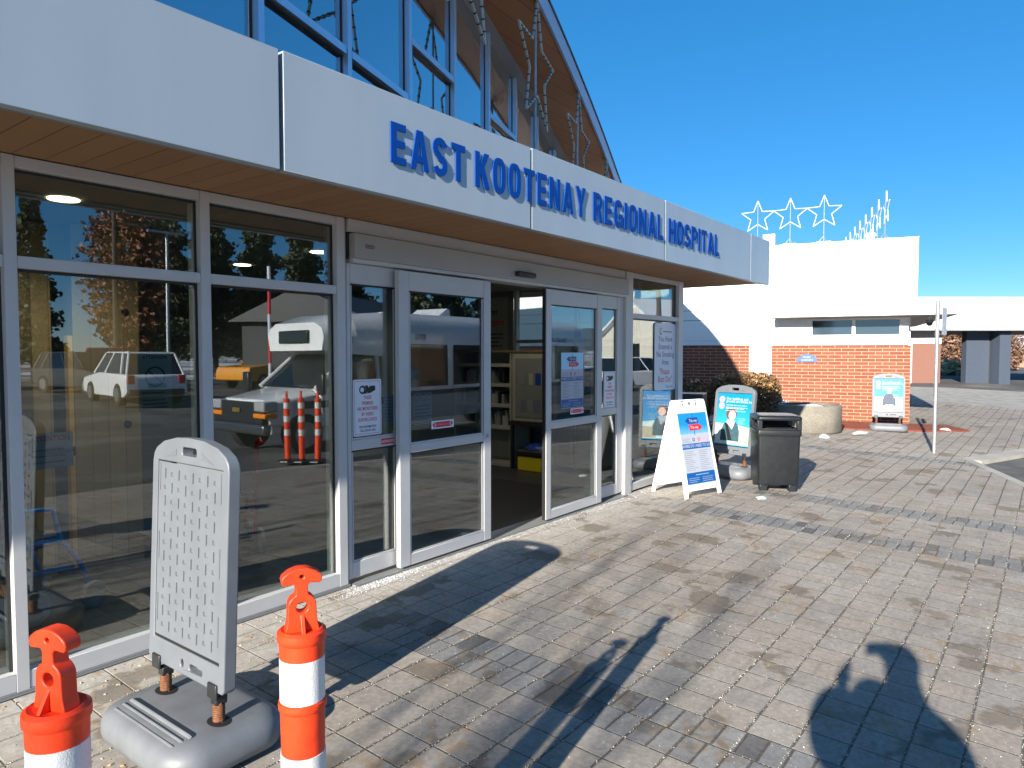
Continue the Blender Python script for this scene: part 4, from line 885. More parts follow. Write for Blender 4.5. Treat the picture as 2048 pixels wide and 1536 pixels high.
mo=MB(); mo.box(-.2605,-.2505,-.006,-.0005,.1,1.0).box(.2505,.2605,-.006,-.0005,.1,1.0); mo.v=[T2(*v) for v in mo.v]; mo.build('moulding','afwhite',p2)
h_=MB(); h_.tube([(-.2,0,1.07),(.2,0,1.07)],.008,8); h_.build('hinge','afwhite',AF)
def design(t,T,F,w,h,mask=True):
    """the wayfinding poster, w x h, F maps local u,v,d"""
    def part(name,m,par,fnc): mb=MB(); fnc(mb); mb.v=[T(*v) for v in mb.v]; return mb.build(name,m,par)
    R4=lambda a,b,c,d:[(a*w,c*h),(b*w,c*h),(b*w,d*h),(a*w,d*h)]
    p=part('poster','paper',t,lambda mb: mb.prism(R4(-.5,.5,0,1),F,0,.0015))
    part('sky_picture','afsky',p,lambda mb: mb.prism(R4(-.49,.49,.70,.99),F,.0016,.002))
    def post(mb):
        mb.prism(R4(-.008,.008,.68,.97),F,.0021,.0024)
    part('picture_post','black',p,post)
    part('picture_arrow','navy',p,lambda mb: mb.prism([(-.17*w,.84*h),(.17*w,.84*h),(.17*w,.925*h),(-.17*w,.925*h),(-.27*w,.882*h)][::-1],F,.0026,.003))
    part('picture_arrow','red',p,lambda mb: mb.prism([(-.16*w,.745*h),(.20*w,.745*h),(.30*w,.787*h),(.20*w,.83*h),(-.16*w,.83*h)][::-1],F,.0026,.003))
    def at(mb): text(mb,'This way',.095*w,0,.864*h,F,.0034,bold=.02,xs=.80); text(mb,'That way',.095*w,.02*w,.770*h,F,.0034,bold=.02,xs=.80)
    part('lettering','paper',p,at)
    part('symbol','navy',p,lambda mb: mb.prism(circ(-.07*w,.615*h,.042*w,18),F,.002,.0024)); part('symbol','red',p,lambda mb: mb.prism(circ(.11*w,.615*h,.042*w,18),F,.002,.0024))
    def cr(mb):
        for cx in (-.07,.11): mb.prism(R4(cx-.025,cx+.025,.608,.622),F,.0026,.0029)
        for cx in (-.07,.11): mb.prism(R4(cx-.008,cx+.008,.6225,.634),F,.0026,.0029); mb.prism(R4(cx-.008,cx+.008,.596,.6075),F,.0026,.0029)
    part('symbol','paper',p,cr)
    part('band','pband',p,lambda mb:mb.prism(R4(-.49,.49,.49,.565),F,.0016,.002)); part('band','pband',p,lambda mb:mb.prism(R4(-.49,.49,.01,.165),F,.0016,.002))
    def bt(mb): text(mb,'WHERE DO I NEED TO GO?',.092*w,0,.511*h,F,.0024,bold=.02,xs=.88); lines(mb,-.43*w,-.05*w,.085*h,3,.026*h,.006*h,F,.0024,3,.3); lines(mb,.04*w,.44*w,.085*h,3,.026*h,.006*h,F,.0024,8,.3); lines(mb,-.18*w,.28*w,.125*h,1,.02,.010*h,F,.0024,9,.05)
    part('lettering','paper',p,bt)
    def sm(mb):
        lines(mb,-.46*w,-.14*w,.635*h,4,.017*h,.004*h,F,.002,11,.3); lines(mb,-.44*w,-.04*w,.455*h,11,.026*h,.006*h,F,.002,12,.5); lines(mb,.05*w,.44*w,.455*h,11,.026*h,.006*h,F,.002,13,.5)
    part('small_print','textgrey',p,sm)
    part('small_print','ppink',p,lambda mb: lines(mb,.19*w,.46*w,.635*h,4,.017*h,.004*h,F,.002,14,.3))
    return p
design(p1,T1,lambda u,v,d:(u-.0,-.0222-d,.145+v),.50,.81)
# --- litter bin
BN=thing('litter_bin','square black plastic litter bin with open-sided hood','litter bin',(8.67,-1.13,-.04),-60)
b=MB(); 
def sq(w_,r_=.03): return rrect(w_,w_,r_,4)
loft(b,[(sq(.455),.075),(sq(.462),.09),(sq(.478),.60),(sq(.482),.655)]); b.build('body','binblack',BN,smooth=40)
for sx in (-1,1):
    for sy in (-1,1): MB().box(sx*.165-.045,sx*.165+.045,sy*.165-.045,sy*.165+.045,0,.0745).build('foot','binblack',BN,bevel=.008)
b=MB(); loft(b,[(sq(.500),.656),(sq(.505),.662),(sq(.505),.700),(sq(.500),.722)]); b.build('hood_collar','binblack',BN,smooth=40)
for sx in (-1,1):
    for sy in (-1,1): MB().box(sx*.2225-.0275,sx*.2225+.0275,sy*.2225-.0275,sy*.2225+.0275,.7225,.842).build('hood_post','binblack',BN,bevel=.008)
b=MB(); loft(b,[(sq(.500),.8425),(sq(.510,.035),.85),(sq(.510,.035),.875),(sq(.49,.05),.890),(sq(.40,.06),.897)]); b.build('lid','binblack',BN,smooth=40)
MB().box(-.19,.19,-.19,.19,.7225,.733).build('inner_rim','binside',BN)
b=MB().box(-.194,.194,.185,.194,.735,.842); b.build('inner_wall','binside',BN)
b=MB(); b.box(-.195,.195,-.236,-.222,.7235,.744).box(-.236,-.222,-.195,.195,.7235,.744).box(.222,.236,-.195,.195,.7235,.744); b.build('opening_lip','binblack',BN,bevel=.004)
b=MB(); b.tube([(.25,-.10,.69),(.262,-.10,.69)],.012,12); b.build('lock','galv',BN)
for i in range(7): pass
# --- channelising tubes
def tube_post(name,label,loc,rz,group,m='orange',tilt=(0,0),detail=True):
    t=thing(name,label,'traffic post',loc,rz,group); t.rotation_euler=(R(tilt[0]),R(tilt[1]),R(rz))
    MB().lathe([(.0,0),(.17,0),(.175,.01),(.17,.028),(.075,.045),(.06,.055),(0,.055)],8).build('base','dark',t,smooth=30)
    r=.0505; segs=MB(); z=.056; prof=[(0,.056),(r,.056)]
    tops=[.16,.50,.745,.99]
    bands=[(.443,.543),(.665,.765),(.887,.987)]
    prof=[(0,.0555),(.051,.0555),(.051,.075),(r,.085)]
    for a,b_ in bands: prof+= [(r,a-.022),(r+.0035,a-.018),(r+.0042,a-.010),(r+.0035,a-.003),(r-.0015,a),(r-.0015,b_)]
    prof+=[(r,.9875),(r+.0008,1.022),(r+.0042,1.026),(r+.005,1.035),(r+.0042,1.046),(r-.004,1.052),(r-.012,1.048),(0,1.046)]
    MB().lathe(prof,36).build('tube',m,t,smooth=38)
    for a,b_ in bands: MB().lathe([(r-.001,a+.0005),(r+.0003,a+.001),(r+.0003,b_-.001),(r-.001,b_-.0005)],36).build('reflective_band','reflw',t,smooth=60)
    if not detail: MB().tube([(0,0,1.04),(0,0,1.18)],.02,8).build('handle',m,t); return t
    h_=MB(); ol=[(-.036,1.017),(.036,1.017)]+[(.033,1.03),(.030,1.045),(.029,1.078)]+arc(0,1.078,.029,.026,0,62,6)+[(.0125,1.106),(.012,1.122),(.016,1.128),(.036,1.126),(.0405,1.129),(.042,1.138),(.039,1.147),(.026,1.157),(.010,1.163),(-.010,1.163),(-.026,1.157),(-.039,1.147),(-.042,1.138),(-.0405,1.129),(-.036,1.126),(-.016,1.128),(-.012,1.122),(-.0125,1.106)]+arc(0,1.078,.029,.026,118,180,6)+[(-.030,1.045),(-.033,1.03)]
    plate_holes(h_,ol,[circ(0,1.073,.0125,14)[::-1],circ(0,1.144,.0048,10)[::-1]],YF,-.015,.015)
    h_.v=[(a*1.08,b*1.08,c+.030) for a,b,c in h_.v]; ho=h_.build('handle',m,t,bevel=.0055,segs=3)
    w_=MB(); w_.add([(-.004,-.015,1.056),(.004,-.015,1.056),(.004,-.034,1.017),(-.004,-.034,1.017),(-.004,-.014,1.017),(.004,-.014,1.017)],[(0,1,2,3),(0,3,4),(1,5,2),(3,2,5,4)]); w_.v=[(a*1.08,b*1.08,c+.030) for a,b,c in w_.v]; w_.build('web',m,ho,bevel=.001)
    return t
tube_post('channelizer_tube','orange and white channelizer tube with T-handle in front of the blank grey sign',(.974,-2.419,-.085),-28,'channelizer tubes in the foreground')
tube_post('channelizer_tube','orange channelizer tube cropped at the lower left corner, nearest the camera',(.486,-2.374,-.083),-72,'channelizer tubes in the foreground',tilt=(0,0))
for i,(x,y,lb) in enumerate(((6.97,-6.16,'kerbside channelizer tube nearest the bus nose, seen in the reflection'),(7.08,-5.92,'middle channelizer tube of the kerbside three, seen in the reflection'),(7.21,-5.66,'kerbside channelizer tube nearest the doors, seen in the reflection'))):
    tube_post('channelizer_tube',lb,(x,y,gz(x,y)),40,'channelizer tubes by the shuttle bus','orangeold',detail=False)
# --- signs on the glazing
def plate(name,label,cat,cx,cz,w_,h_,y,m='signwhite',r=.012,group=None,back=.002,rim=None):
    t=thing(name,label,cat,(cx,y,cz),0,group)
    MB().prism(rrect(w_,h_,r,5),FP,0,back).build('plate',m,t)
    return t
def surveillance(label,cx,cz,y,w_=.255,h_=.395):
    t=plate('surveillance_sign',label,'sign',cx,cz,w_,h_,y,group='video surveillance signs on the door side panels')
    a=MB(); a.ring(rrect(w_-.022,h_-.024,.006,4),rrect(w_-.027,h_-.029,.005,4),FP,.0021,.0025)
    s_=w_/.255
    for i,tx_ in enumerate(('THESE','PREMISES','ARE MONITORED','BY VIDEO','SURVEILLANCE')): text(a,tx_,.034,0,.058-.0385*i,FP,.0026,xs=.74*s_ if i!=2 else .70*s_,bold=.012)
    a.build('red_print','red',t)
    b=MB(); text(b,'FOR INFORMATION',.022,0,-.142,FP,.0026,xs=.78*s_,bold=.02); text(b,'CALL 250-491-6326',.022,0,-.168,FP,.0026,xs=.78*s_,bold=.02)
    # camera pictogram: barrel, housing, lens
    b.prism([(-.005,.125),(.022,.150),(.070,.152),(.072,.120),(.030,.102),(-.0,.098)],FP,.0022,.0027); b.ring(circ(-.045,.125,.030,20),circ(-.048,.125,.017,20),FP,.0022,.0027); b.prism([(-.028,.152),(.0,.156),(.008,.140),(-.008,.098),(-.032,.097),(-.020,.110),(-.014,.126),(-.018,.142)],FP,.0028,.0031)
    b.build('black_print','black',t); return t
surveillance('surveillance sign on the left door side panel, nearest the camera',3.300,1.215,.034)
surveillance('surveillance sign on the far right door side panel',6.705,1.195,.034,.25,.40)
def sticker(label,cx,cz,y,w_=.25,h_=.062):
    t=plate('door_sticker',label,'sticker',cx,cz,w_,h_,y,'signwhite',.006,group='red arrow stickers on the sliding doors',back=.001)
    a=MB(); a.prism([(-w_*.33,-h_*.33),(w_*.33,-h_*.33),(w_*.33,h_*.33),(-w_*.33,h_*.33)],FP,.0012,.0016)
    for s in (-1,1): a.prism([(s*w_*.36,-h_*.42),(s*w_*.36,h_*.42),(s*w_*.47,0)][::s],FP,.0012,.0016)
    a.build('red_print','red',t); b=MB(); text(b,'AUTOMATIC DOOR',.022,0,-.008,FP,.0019,xs=.76,bold=.02); b.build('lettering','ppink',t)
sticker('red double-arrow sticker low on the left sliding door glass',4.0,1.045,-.031)
sticker('red double-arrow sticker under the poster on the right sliding door',5.945,1.020,-.031,.24,.058)
t=plate('caution_sticker','small red and white caution sticker on the left side panel rail','sticker',3.475,.962,.125,.042,.0205,'red',.004,back=.001); a=MB(); text(a,'CAUTION DOOR',.026,0,-.009,FP,.0014,xs=.6,bold=.02); a.build('lettering','signwhite',t)
t=thing('door_poster','wayfinding poster with blue sky picture taped to the right sliding door','poster',(5.855,-.032,1.055)); design(t,lambda x,y,z:(x,y,z),lambda u,v,d:(u,-d,v),.40,.545)
t=plate('no_smoking_sign','tall white sign reading You Have Entered a No Smoking Area on the end window','sign',8.095,1.545,.60,.83,.042,r=.04,back=.003)
a=MB(); a.ring(rrect(.60,.83,.04,6),rrect(.592,.822,.037,6),FP,.0031,.0036)
for i,s_ in enumerate(('You Have','Entered a','No Smoking','Area')): text(a,s_,.098,0,.190-.095*i,FP,.0034,xs=1.0,bold=.004)
text(a,'Thank You',.05,.12,-.385,FP,.0034,xs=.9); a.build('black_print','navy',t)
a=MB(); text(a,'"Please',.105,-.02,-.215,FP,.0034,xs=.95,bold=.008); text(a,'Butt Out"',.105,0,-.310,FP,.0034,xs=.95,bold=.008); a.build('red_print','red',t)
a=MB(); a.ring(arc(-.13,.315,.035,.045,0,330,14),arc(-.125,.318,.024,.033,0,330,14),FP,.0031,.0034); lines(a,-.06,.18,.305,1,.02,.014,FP,.0031,3,.05); a.build('small_print','textgrey',t)
t=plate('window_poster','narrow blue poster low behind the end window below the white sign','poster',8.10,.80,.38,.60,.075,'psky',.003)
t=plate('door_notice','pale notice with three round prohibition symbols behind the left sliding door','notice',3.80,1.175,.19,.25,-.017,'paper',.004)
a=MB()
for i in range(3): a.ring(circ(-.065+.065*i,.085,.025,18),circ(-.065+.065*i,.085,.020,18),FP,.0022,.0026)
lines(a,-.085,.085,.02,6,.026,.007,FP,.0022,4,.2); a.build('black_print','navy',t)
t=plate('door_notice','pale blue notice with a yellow foot behind the left side panel','notice',3.525,1.16,.12,.26,.05,'paper',.004); a=MB(); lines(a,-.055,.055,.11,8,.024,.007,FP,.0022,14,.2); a.build('print','pband',t); MB().prism([(-.06,-.13),(.06,-.13),(.06,-.095),(-.06,-.095)],FP,.0022,.0026).build('yellow_strip','yellow',t)
for lb,cx,cz,w_,h_,sz in (('ATTENTION notice with a barred circle inside the second window bay',1.845,1.44,.18,.31,.026),('low ATTENTION notice with red heading inside the left window bay',1.335,1.125,.20,.17,.034)):
    t=plate('attention_notice',lb,'notice',cx,cz,w_,h_,.066,M['cab'] if h_>.2 else 'paper',.006,back=.001); a=MB(); text(a,'ATTENTION',sz,0,h_/2-sz*1.1,FP,.0014,xs=.9,bold=.03); a.build('heading','red' if h_<.2 else 'black',t)
    a=MB()
    if h_>.2: nosmoke(a,a,0,.03,.055,FP,.0014); lines(a,-.07,.07,-.06,5,.02,.006,FP,.0012,5,.2); a.build('black_print','black',t)
    else: lines(a,-.08,.08,.0,3,.03,.008,FP,.0012,5,.2); a.build('print','textgrey',t)
# ------------------------------------------------------------------ inside the lobby
CL=thing('timber_wall','tall cross-laminated timber panel standing inside the left window','timber panel',(2.31,1.80,0))
MB().box(-.23,.23,-.05,.05,0,2.51).build('panel','clt',CL); MB().box(-.45,-.33,.05,.30,0,2.51).build('rear_panel','clt',CL)
MB().box(-.262,-.2305,-.045,.02,.05,.86).build('painted_sun_strip','cltsun',CL); MB().box(-.262,-.2305,-.045,.02,.93,1.72).build('painted_sun_strip','cltsun',CL)  # added strips paint the sunlit edge of the panel, not a real trim
b=MB(); b.tube([(.13,-.0505,1.9),(.13,-.056,1.9)],.028,14).tube([(.13,-.0505,1.06),(.13,-.056,1.06)],.028,14); b.build('plug','gasket',CL)
def walker(name,label,loc,rz,m,cat='wheelchair'):
    t=thing(name,label,cat,loc,rz,'folding transport chairs inside the lobby')
    f=MB()
    for s in (-.23,.23):
        f.tube([(-.25,s,.90),(-.18,s,.93),(-.08,s,.90),(-.02,s,.50),(.02,s,.14)],.017,8); f.tube([(-.02,s,.48),(.22,s,.46),(.34,s,.30),(.40,s,.12)],.017,8); f.tube([(.0,s,.30),(.30,s,.28)],.015,8); f.tube([(-.05,s,.68),(.18,s,.66),(.22,s,.46)],.015,8)
    f.tube([(.0,-.23,.30),(.22,.23,.46)],.015,8); f.tube([(.0,.23,.30),(.22,-.23,.46)],.015,8); f.build('frame',m,t,smooth=50)
    MB().box(-.02,.26,-.22,.22,.47,.49).build('seat','cloth',t,bevel=.01); MB().box(-.075,-.045,-.21,.21,.52,.86).build('backrest','cloth',t,bevel=.01)
    for x,r in ((.02,.10),(.40,.08)):
        for s in (-.27,.27):
            w_=MB(); w_.tube([(x,s-.018,r),(x,s+.018,r)],r,24); wo=w_.build('wheel','greyrub',t,smooth=40,bevel=.004); h_=MB(); h_.tube([(x,s-.022,r),(x,s+.022,r)],r*.62,18); h_.build('hub','rim',wo,smooth=40)
    return t
w1=walker('transport_chair','folding chair with bright blue tube frame behind the left window',(1.42,1.15,.002),14,'walker')
walker('transport_chair','folding chair with red tube frame behind the second window bay',(2.95,1.30,.002),70,'redtube')
CB=thing('shelf_unit','cream open shelf unit with books beyond the open doors','shelf unit',(7.75,2.18,0))
b=MB(); b.box(0,.45,0,.03,0,1.60).box(0,.45,1.05,1.08,0,1.60).box(.42,.45,.031,1.049,0,1.60)
for z in (.0,.52,.83,1.12,1.40): b.box(.0,.419,.031,1.049,z,z+.045)
b.build('carcass','cab',CB); MB().box(-.02,.46,-.02,1.1,1.6005,1.63).build('top','cabtop',CB)
r2=random.Random(4)
for z in (.565,.875,1.165):
    y=.06
    while y<.95:
        wd_=r2.uniform(.02,.05); hg=r2.uniform(.13,.22); 
        if r2.random()<.75: MB().box(.08,.3,y,y+wd_,z+.0005,z+hg).build('book',r2.choice(['cab','trimgrey','dark','intwall','trimgrey','cab']),CB)
        y+=wd_+r2.choice([.003,.003,.05])
CD=thing('display_cabinet','cream display cabinet on a black table beyond the open doors','cabinet',(7.72,1.40,0))
b=MB(); b.box(0,.45,0,.74,.66,1.60); b.build('carcass','cab',CD,bevel=.004); MB().box(-.012,-.0005,.06,.68,.72,1.52).build('door_panel','intwall',CD); 
for i in range(8): MB().box(-.016,-.0125,.12+(i%4)*.13,.21+(i%4)*.13+.02*((i*5)%3-1),.80+.36*(i//4),.80+.36*(i//4)+.16+.04*((i*3)%3)).build('brochure',['pband','textgrey','trimgrey','textgrey','textgrey','navy','cab','trimgrey'][i],CD)
MB().box(-.02,.46,-.02,.76,1.601,1.63).build('top','cabtop',CD); MB().box(-.05,.48,-.03,.77,.60,.655).build('table_top','dark',CD)
for x in (-.03,.44):
    for y in (0,.72): MB().box(x-.02,x+.02,y-.02,y+.02,0,.5995).build('leg','dark',CD)
BK=thing('yellow_bucket','yellow bucket lined with a blue bag under the black table','bucket',(7.72,1.75,0))
MB().box(-.14,.14,-.20,.20,.002,.20).build('tub','yellow',BK,bevel=.02); MB().box(-.16,.16,-.22,.22,.2005,.30).build('rim','dark',BK,bevel=.03); q=MB(); lump(q,(0,0,.30),.15,.07,seed=3); q.build('bag','bag',BK,smooth=50)
t=thing('direction_board','dark wall board reading For Urgent beside the lobby end window','wall board',(8.418,3.02,2.02),-90)
MB().box(-.25,.25,0,.01,-.42,.42).build('board','cab',t); a=MB(); text(a,'For',.13,-.02,.16,FP,.0008,bold=.01); a.build('black_print','black',t); a=MB(); text(a,'Urgent',.13,.0,.0,FP,.0008,bold=.01); a.build('red_print','red',t); a=MB(); lines(a,-.2,.2,-.15,4,.06,.02,FP,.0008,3,.3); a.build('print','black',t)
MB().box(8.43,8.447,2.671,3.239,.951,2.519).build('end_wall','intwall',H)
# ------------------------------------------------------------------ vehicles (seen mirrored in the glazing)
def wheel(parent,x,y,r,wd,s):
    t_=MB(); t_.tube([(x,y-wd/2,r),(x,y+wd/2,r)],r,28); o=t_.build('wheel','tyre',parent,smooth=40,bevel=.015); q=MB(); q.tube([(x,y+s*(wd/2+.001),r),(x,y+s*(wd/2+.012),r)],r*.62,20); q.build('rim','rim',o,smooth=40); return o
def car(name,label,loc,rz,m,L_=4.6,W_=1.82,H_=1.7,style='suv',group=None,cat='car'):
    t=thing(name,label,cat,loc,rz,group); h=W_/2
    body=MB()
    if style=='suv': prof=[(-L_/2,.42),(-L_/2+.02,.95),(-L_/2+.10,1.02),(.55,1.05),(1.2,.98),(L_/2-.12,.86),(L_/2,.62),(L_/2-.02,.36),(L_/2-.5,.27),(-L_/2+.4,.27)]; roof=[(-L_/2+.12,1.0),(-L_/2+.38,H_-.04),(-1.2,H_),(.35,H_-.02),(1.15,1.03)]
    else: prof=[(-L_/2,.5),(-L_/2,1.05),(-.35,1.08),(.9,1.10),(1.2,1.12),(L_/2-.1,1.02),(L_/2,.7),(L_/2,.42),(L_/2-.5,.36),(-L_/2+.4,.36)]; roof=[(-.55,1.08),(-.45,H_-.06),(-.3,H_),(.65,H_-.01),(1.25,1.10)]
    n=len(prof); V=[]
    for y,sc in ((-h,.0),(-h*.97,1),(h*.97,1),(h,.0)): pass
    rows=[(-h,1.,0),(h,1.,0)]
    for y,_,_ in rows: V+=[(x,y*(.97 if z>.95 or z<.4 else 1.),z) for x,z in prof]
    body.add(V,[tuple(range(n)),tuple(range(2*n-1,n-1,-1))]+[(i,(i+1)%n,n+(i+1)%n,n+i) for i in range(n)])
    body.build('body',m,t,bevel=.06,segs=3)
    k=len(roof); g=MB(); V=[(x,-(h-.08 if z<1.2 else h-.24),z) for x,z in roof]+[(x,(h-.08 if z<1.2 else h-.24),z) for x,z in roof]
    g.add(V,[tuple(range(k)),tuple(range(2*k-1,k-1,-1))]+[(i,(i+1)%k,k+(i+1)%k,k+i) for i in range(k)]); g.build('window_band','carglass',t,bevel=.03)
    r_=MB(); hh=h-.22; r_.add([(roof[1][0],-hh,H_-.03),(roof[3][0],-hh,H_-.01),(roof[3][0],hh,H_-.01),(roof[1][0],hh,H_-.03),(roof[1][0]+.05,-hh+.03,H_+.02),(roof[3][0]-.05,-hh+.03,H_+.02),(roof[3][0]-.05,hh-.03,H_+.02),(roof[1][0]+.05,hh-.03,H_+.02)],[(0,1,5,4),(1,2,6,5),(2,3,7,6),(3,0,4,7),(4,5,6,7)]); r_.build('roof',m,t)
    p=MB()
    for s in (-1,1):
        for (xa,za),(xb,zb) in ((roof[0],roof[1]),(roof[-1],roof[-2]),((roof[0][0]*.35+roof[-1][0]*.65,1.04),(roof[1][0]*.4+roof[3][0]*.6,H_-.02)),((roof[0][0]*.75,1.04),(roof[1][0]*.72,H_-.02))): p.tube([(xa,s*(h-.075),za),(xb,s*(h-.235),zb)],.035,6)
    p.build('pillars',m,t)
    for x in (-L_/2+.85,L_/2-.9):
        for s in (-1,1): wheel(t,x,s*(h-.10),.36,.22,s)
    for s in (-1,1):
        MB().box(-L_/2-.015,-L_/2+.06,s*(h-.17)-.10,s*(h-.17)+.10,.72,1.0).build('tail_light','taill',t,bevel=.02); MB().box(L_/2-.16,L_/2-.02,s*(h-.27)-.16,s*(h-.27)+.16,.66,.82).build('headlight','headl',t,bevel=.02)
    MB().box(-L_/2-.03,-L_/2+.1,-h+.1,h-.1,.36,.55).build('bumper','dark',t,bevel=.03); MB().box(-L_/2-.02,-L_/2+.01,-.26,.26,.60,.74).build('number_plate','paper',t)
    return t
car('parked_suv','white SUV with red tail lights crossing the lot, mirrored in the second window bay',(11.0,-20.6,gz(0,-20.6)-.05),-83,'carwhite')
car('parked_pickup','red pickup truck mirrored beside the timber panel',(15.1,-32.4,-.05),116,'carred',5.4,1.95,1.85,'pickup')
car('parked_pickup','yellow pickup truck with white cab roof mirrored above the bus hood',(20.2,-26.2,-.05),165,'caryel',5.6,2.0,2.05,'pickup')
car('parked_car','dark grey car parked far left in the mirrored lot',(9.5,-33.5,-.05),60,'cargrey',4.5,1.8,1.5)
car('parked_car','dark grey SUV parked between the white SUV and the bus in the mirrored lot',(12.3,-27.5,-.05),80,'cargrey',4.6,1.85,1.65)
car('parked_suv','white SUV by the gabled house mirrored in the end window',(33,-13.2,gz(0,-13.2)-.05),20,'carwhite')
car('parked_car','grey car behind the bus mirrored through the right door',(27,-15.5,gz(0,-15.5)-.05),150,'cargrey')
# shuttle bus
BU=thing('shuttle_bus','white cutaway shuttle bus with bulging cab roof and number 8705, mirrored in the glazing','bus',(7.0,-8.25,-.34))
BX=MB(); sec=[(-1.12,.55),(-1.12,2.35),(-1.05,2.60),(-.80,2.78),(.80,2.78),(1.05,2.60),(1.12,2.35),(1.12,.55)]
def extr(mb,sec,x0,x1,f0=None,f1=None):
    n=len(sec); mb.add([(x0,y,z) for y,z in (f0 or sec)]+[(x1,y,z) for y,z in (f1 or sec)],[tuple(range(n-1,-1,-1)),tuple(range(n,2*n))]+[(i,(i+1)%n,n+(i+1)%n,n+i) for i in range(n)])
up_=[(-1.12,1.85),(-1.12,2.35),(-1.05,2.60),(-.80,2.78),(.80,2.78),(1.05,2.60),(1.12,2.35),(1.12,1.85)]
fr_=[(-.86,1.98),(-.92,2.25),(-.86,2.42),(-.65,2.52),(.65,2.52),(.86,2.42),(.92,2.25),(.86,1.98)]
mid_=[(-1.04,1.90),(-1.06,2.33),(-.98,2.55),(-.75,2.70),(.75,2.70),(.98,2.55),(1.06,2.33),(1.04,1.90)]
extr(BX,sec,3.1,10.6); BX.build('body','carwhite',BU,smooth=40,bevel=.02)
cp=MB(); extr(cp,up_,2.3,3.099,mid_,up_); extr(cp,mid_,1.62,2.299,fr_,mid_); cp.build('cab_cap','carwhite',BU,smooth=40)
MB().box(1.57,1.9,-.5,.5,2.12,2.38).build('cap_window','carglass',BU,bevel=.03); 
for s in (-1,1): MB().box(1.7,2.35,s*1.0-.02,s*1.0+.02,2.06,2.36).build('cap_window','carglass',BU,bevel=.015)
cab=MB(); cs=[(-.98,.50),(-.98,1.27),(.98,1.27),(.98,.50)]; extr(cab,cs,1.5,3.099); 
hd=[(-.95,.55),(-.93,1.15),(-.7,1.24),(.7,1.24),(.93,1.15),(.95,.55)]; hf=[(-.84,.60),(-.82,.99),(-.6,1.06),(.6,1.06),(.82,.99),(.84,.60)]; extr(cab,hd,.45,1.499,hf,hd); cab.build('cab_body','carwhite',BU,bevel=.04,segs=3)
gh=MB(); gh.add([(1.45,-.90,1.25),(1.45,.90,1.25),(2.35,.82,1.96),(2.35,-.82,1.96),(3.0,-.94,1.25),(3.0,.94,1.25),(3.0,.86,1.96),(3.0,-.86,1.96)],[(0,1,2,3),(0,3,7,4),(1,5,6,2),(4,7,6,5),(3,2,6,7),(0,4,5,1)]); gh.build('windshield','carglass',BU)
pl_=MB()
for s in (-1,1): pl_.tube([(1.42,s*.93,1.25),(2.33,s*.84,1.97)],.045,8).tube([(2.95,s*.96,1.25),(2.95,s*.88,1.98)],.05,8)
pl_.tube([(2.33,-.84,1.98),(2.33,.84,1.98)],.05,8); pl_.build('pillar','carwhite',BU)
MB().box(.30,.46,-.88,.88,.42,.62).build('bumper','chrome',BU,bevel=.05,segs=3); MB().box(.33,.449,-.80,.80,.62,1.02).build('grille','dark',BU,bevel=.02)
MB().box(.30,.34,-.12,.12,.82,.90).build('emblem',mat('gold_emblem',(.6,.4,.1),.3,.8),BU)
for s in (-1,1):
    MB().box(.31,.62,s*.72-.17,s*.72+.17,.85,1.04).build('headlight','headl',BU,bevel=.03); MB().box(.31,.60,s*.72-.19,s*.72+.19,.73,.82).build('turn_light','amber',BU,bevel=.02)
    q=MB(); q.tube([(1.5,s*.98,1.12),(1.35,s*1.22,1.2)],.015,6); q.build('mirror_arm','dark',BU); MB().box(1.27,1.37,s*1.24-.11,s*1.24+.11,1.15,1.55).build('mirror','dark',BU,bevel=.03)
    for x in (1.15,8.0): wheel(BU,x,s*.86,.39,.26,s)
MB().box(3.3,10.5,1.1205,1.128,.50,1.02).build('lower_panel','bustrim',BU); MB().box(3.3,10.5,1.1205,1.13,1.02,1.12).build('stripe','buspanel',BU); MB().box(1.0,3.09,.985,.992,.88,1.02).build('stripe','buspanel',BU)
for i in range(5): MB().box(3.55+i*1.38,4.75+i*1.38,1.1205,1.135,1.20,2.12).build('side_window','carglass',BU,bevel=.06,segs=3)
MB().box(2.0,2.85,.945,.96,1.15,1.75).build('side_window','carglass',BU,bevel=.03)
BF=lambda u,v,d:(u,1.1285+d,v)
a=MB()
def btext(s,x,z,sz):  # reads correctly from the +y side
    text(a,s,sz,0,0,lambda u,v,d:(x-u,1.122+d,z+v),.002,'CENTER',bold=.02)
btext('8705',3.9,2.22,.17); btext('250-427-7400',9.2,2.22,.17); a.build('lettering','navy',BU)
q=MB(); q.prism([(5.1,2.9-.12),(5.5,2.66),(5.5,2.95),(5.42,2.98)],lambda u,v,d:(u,d,v),-.5,.5); q.box(4.0,4.4,-.2,.2,2.781,2.86); q.build('roof_hatch','carwhite',BU)
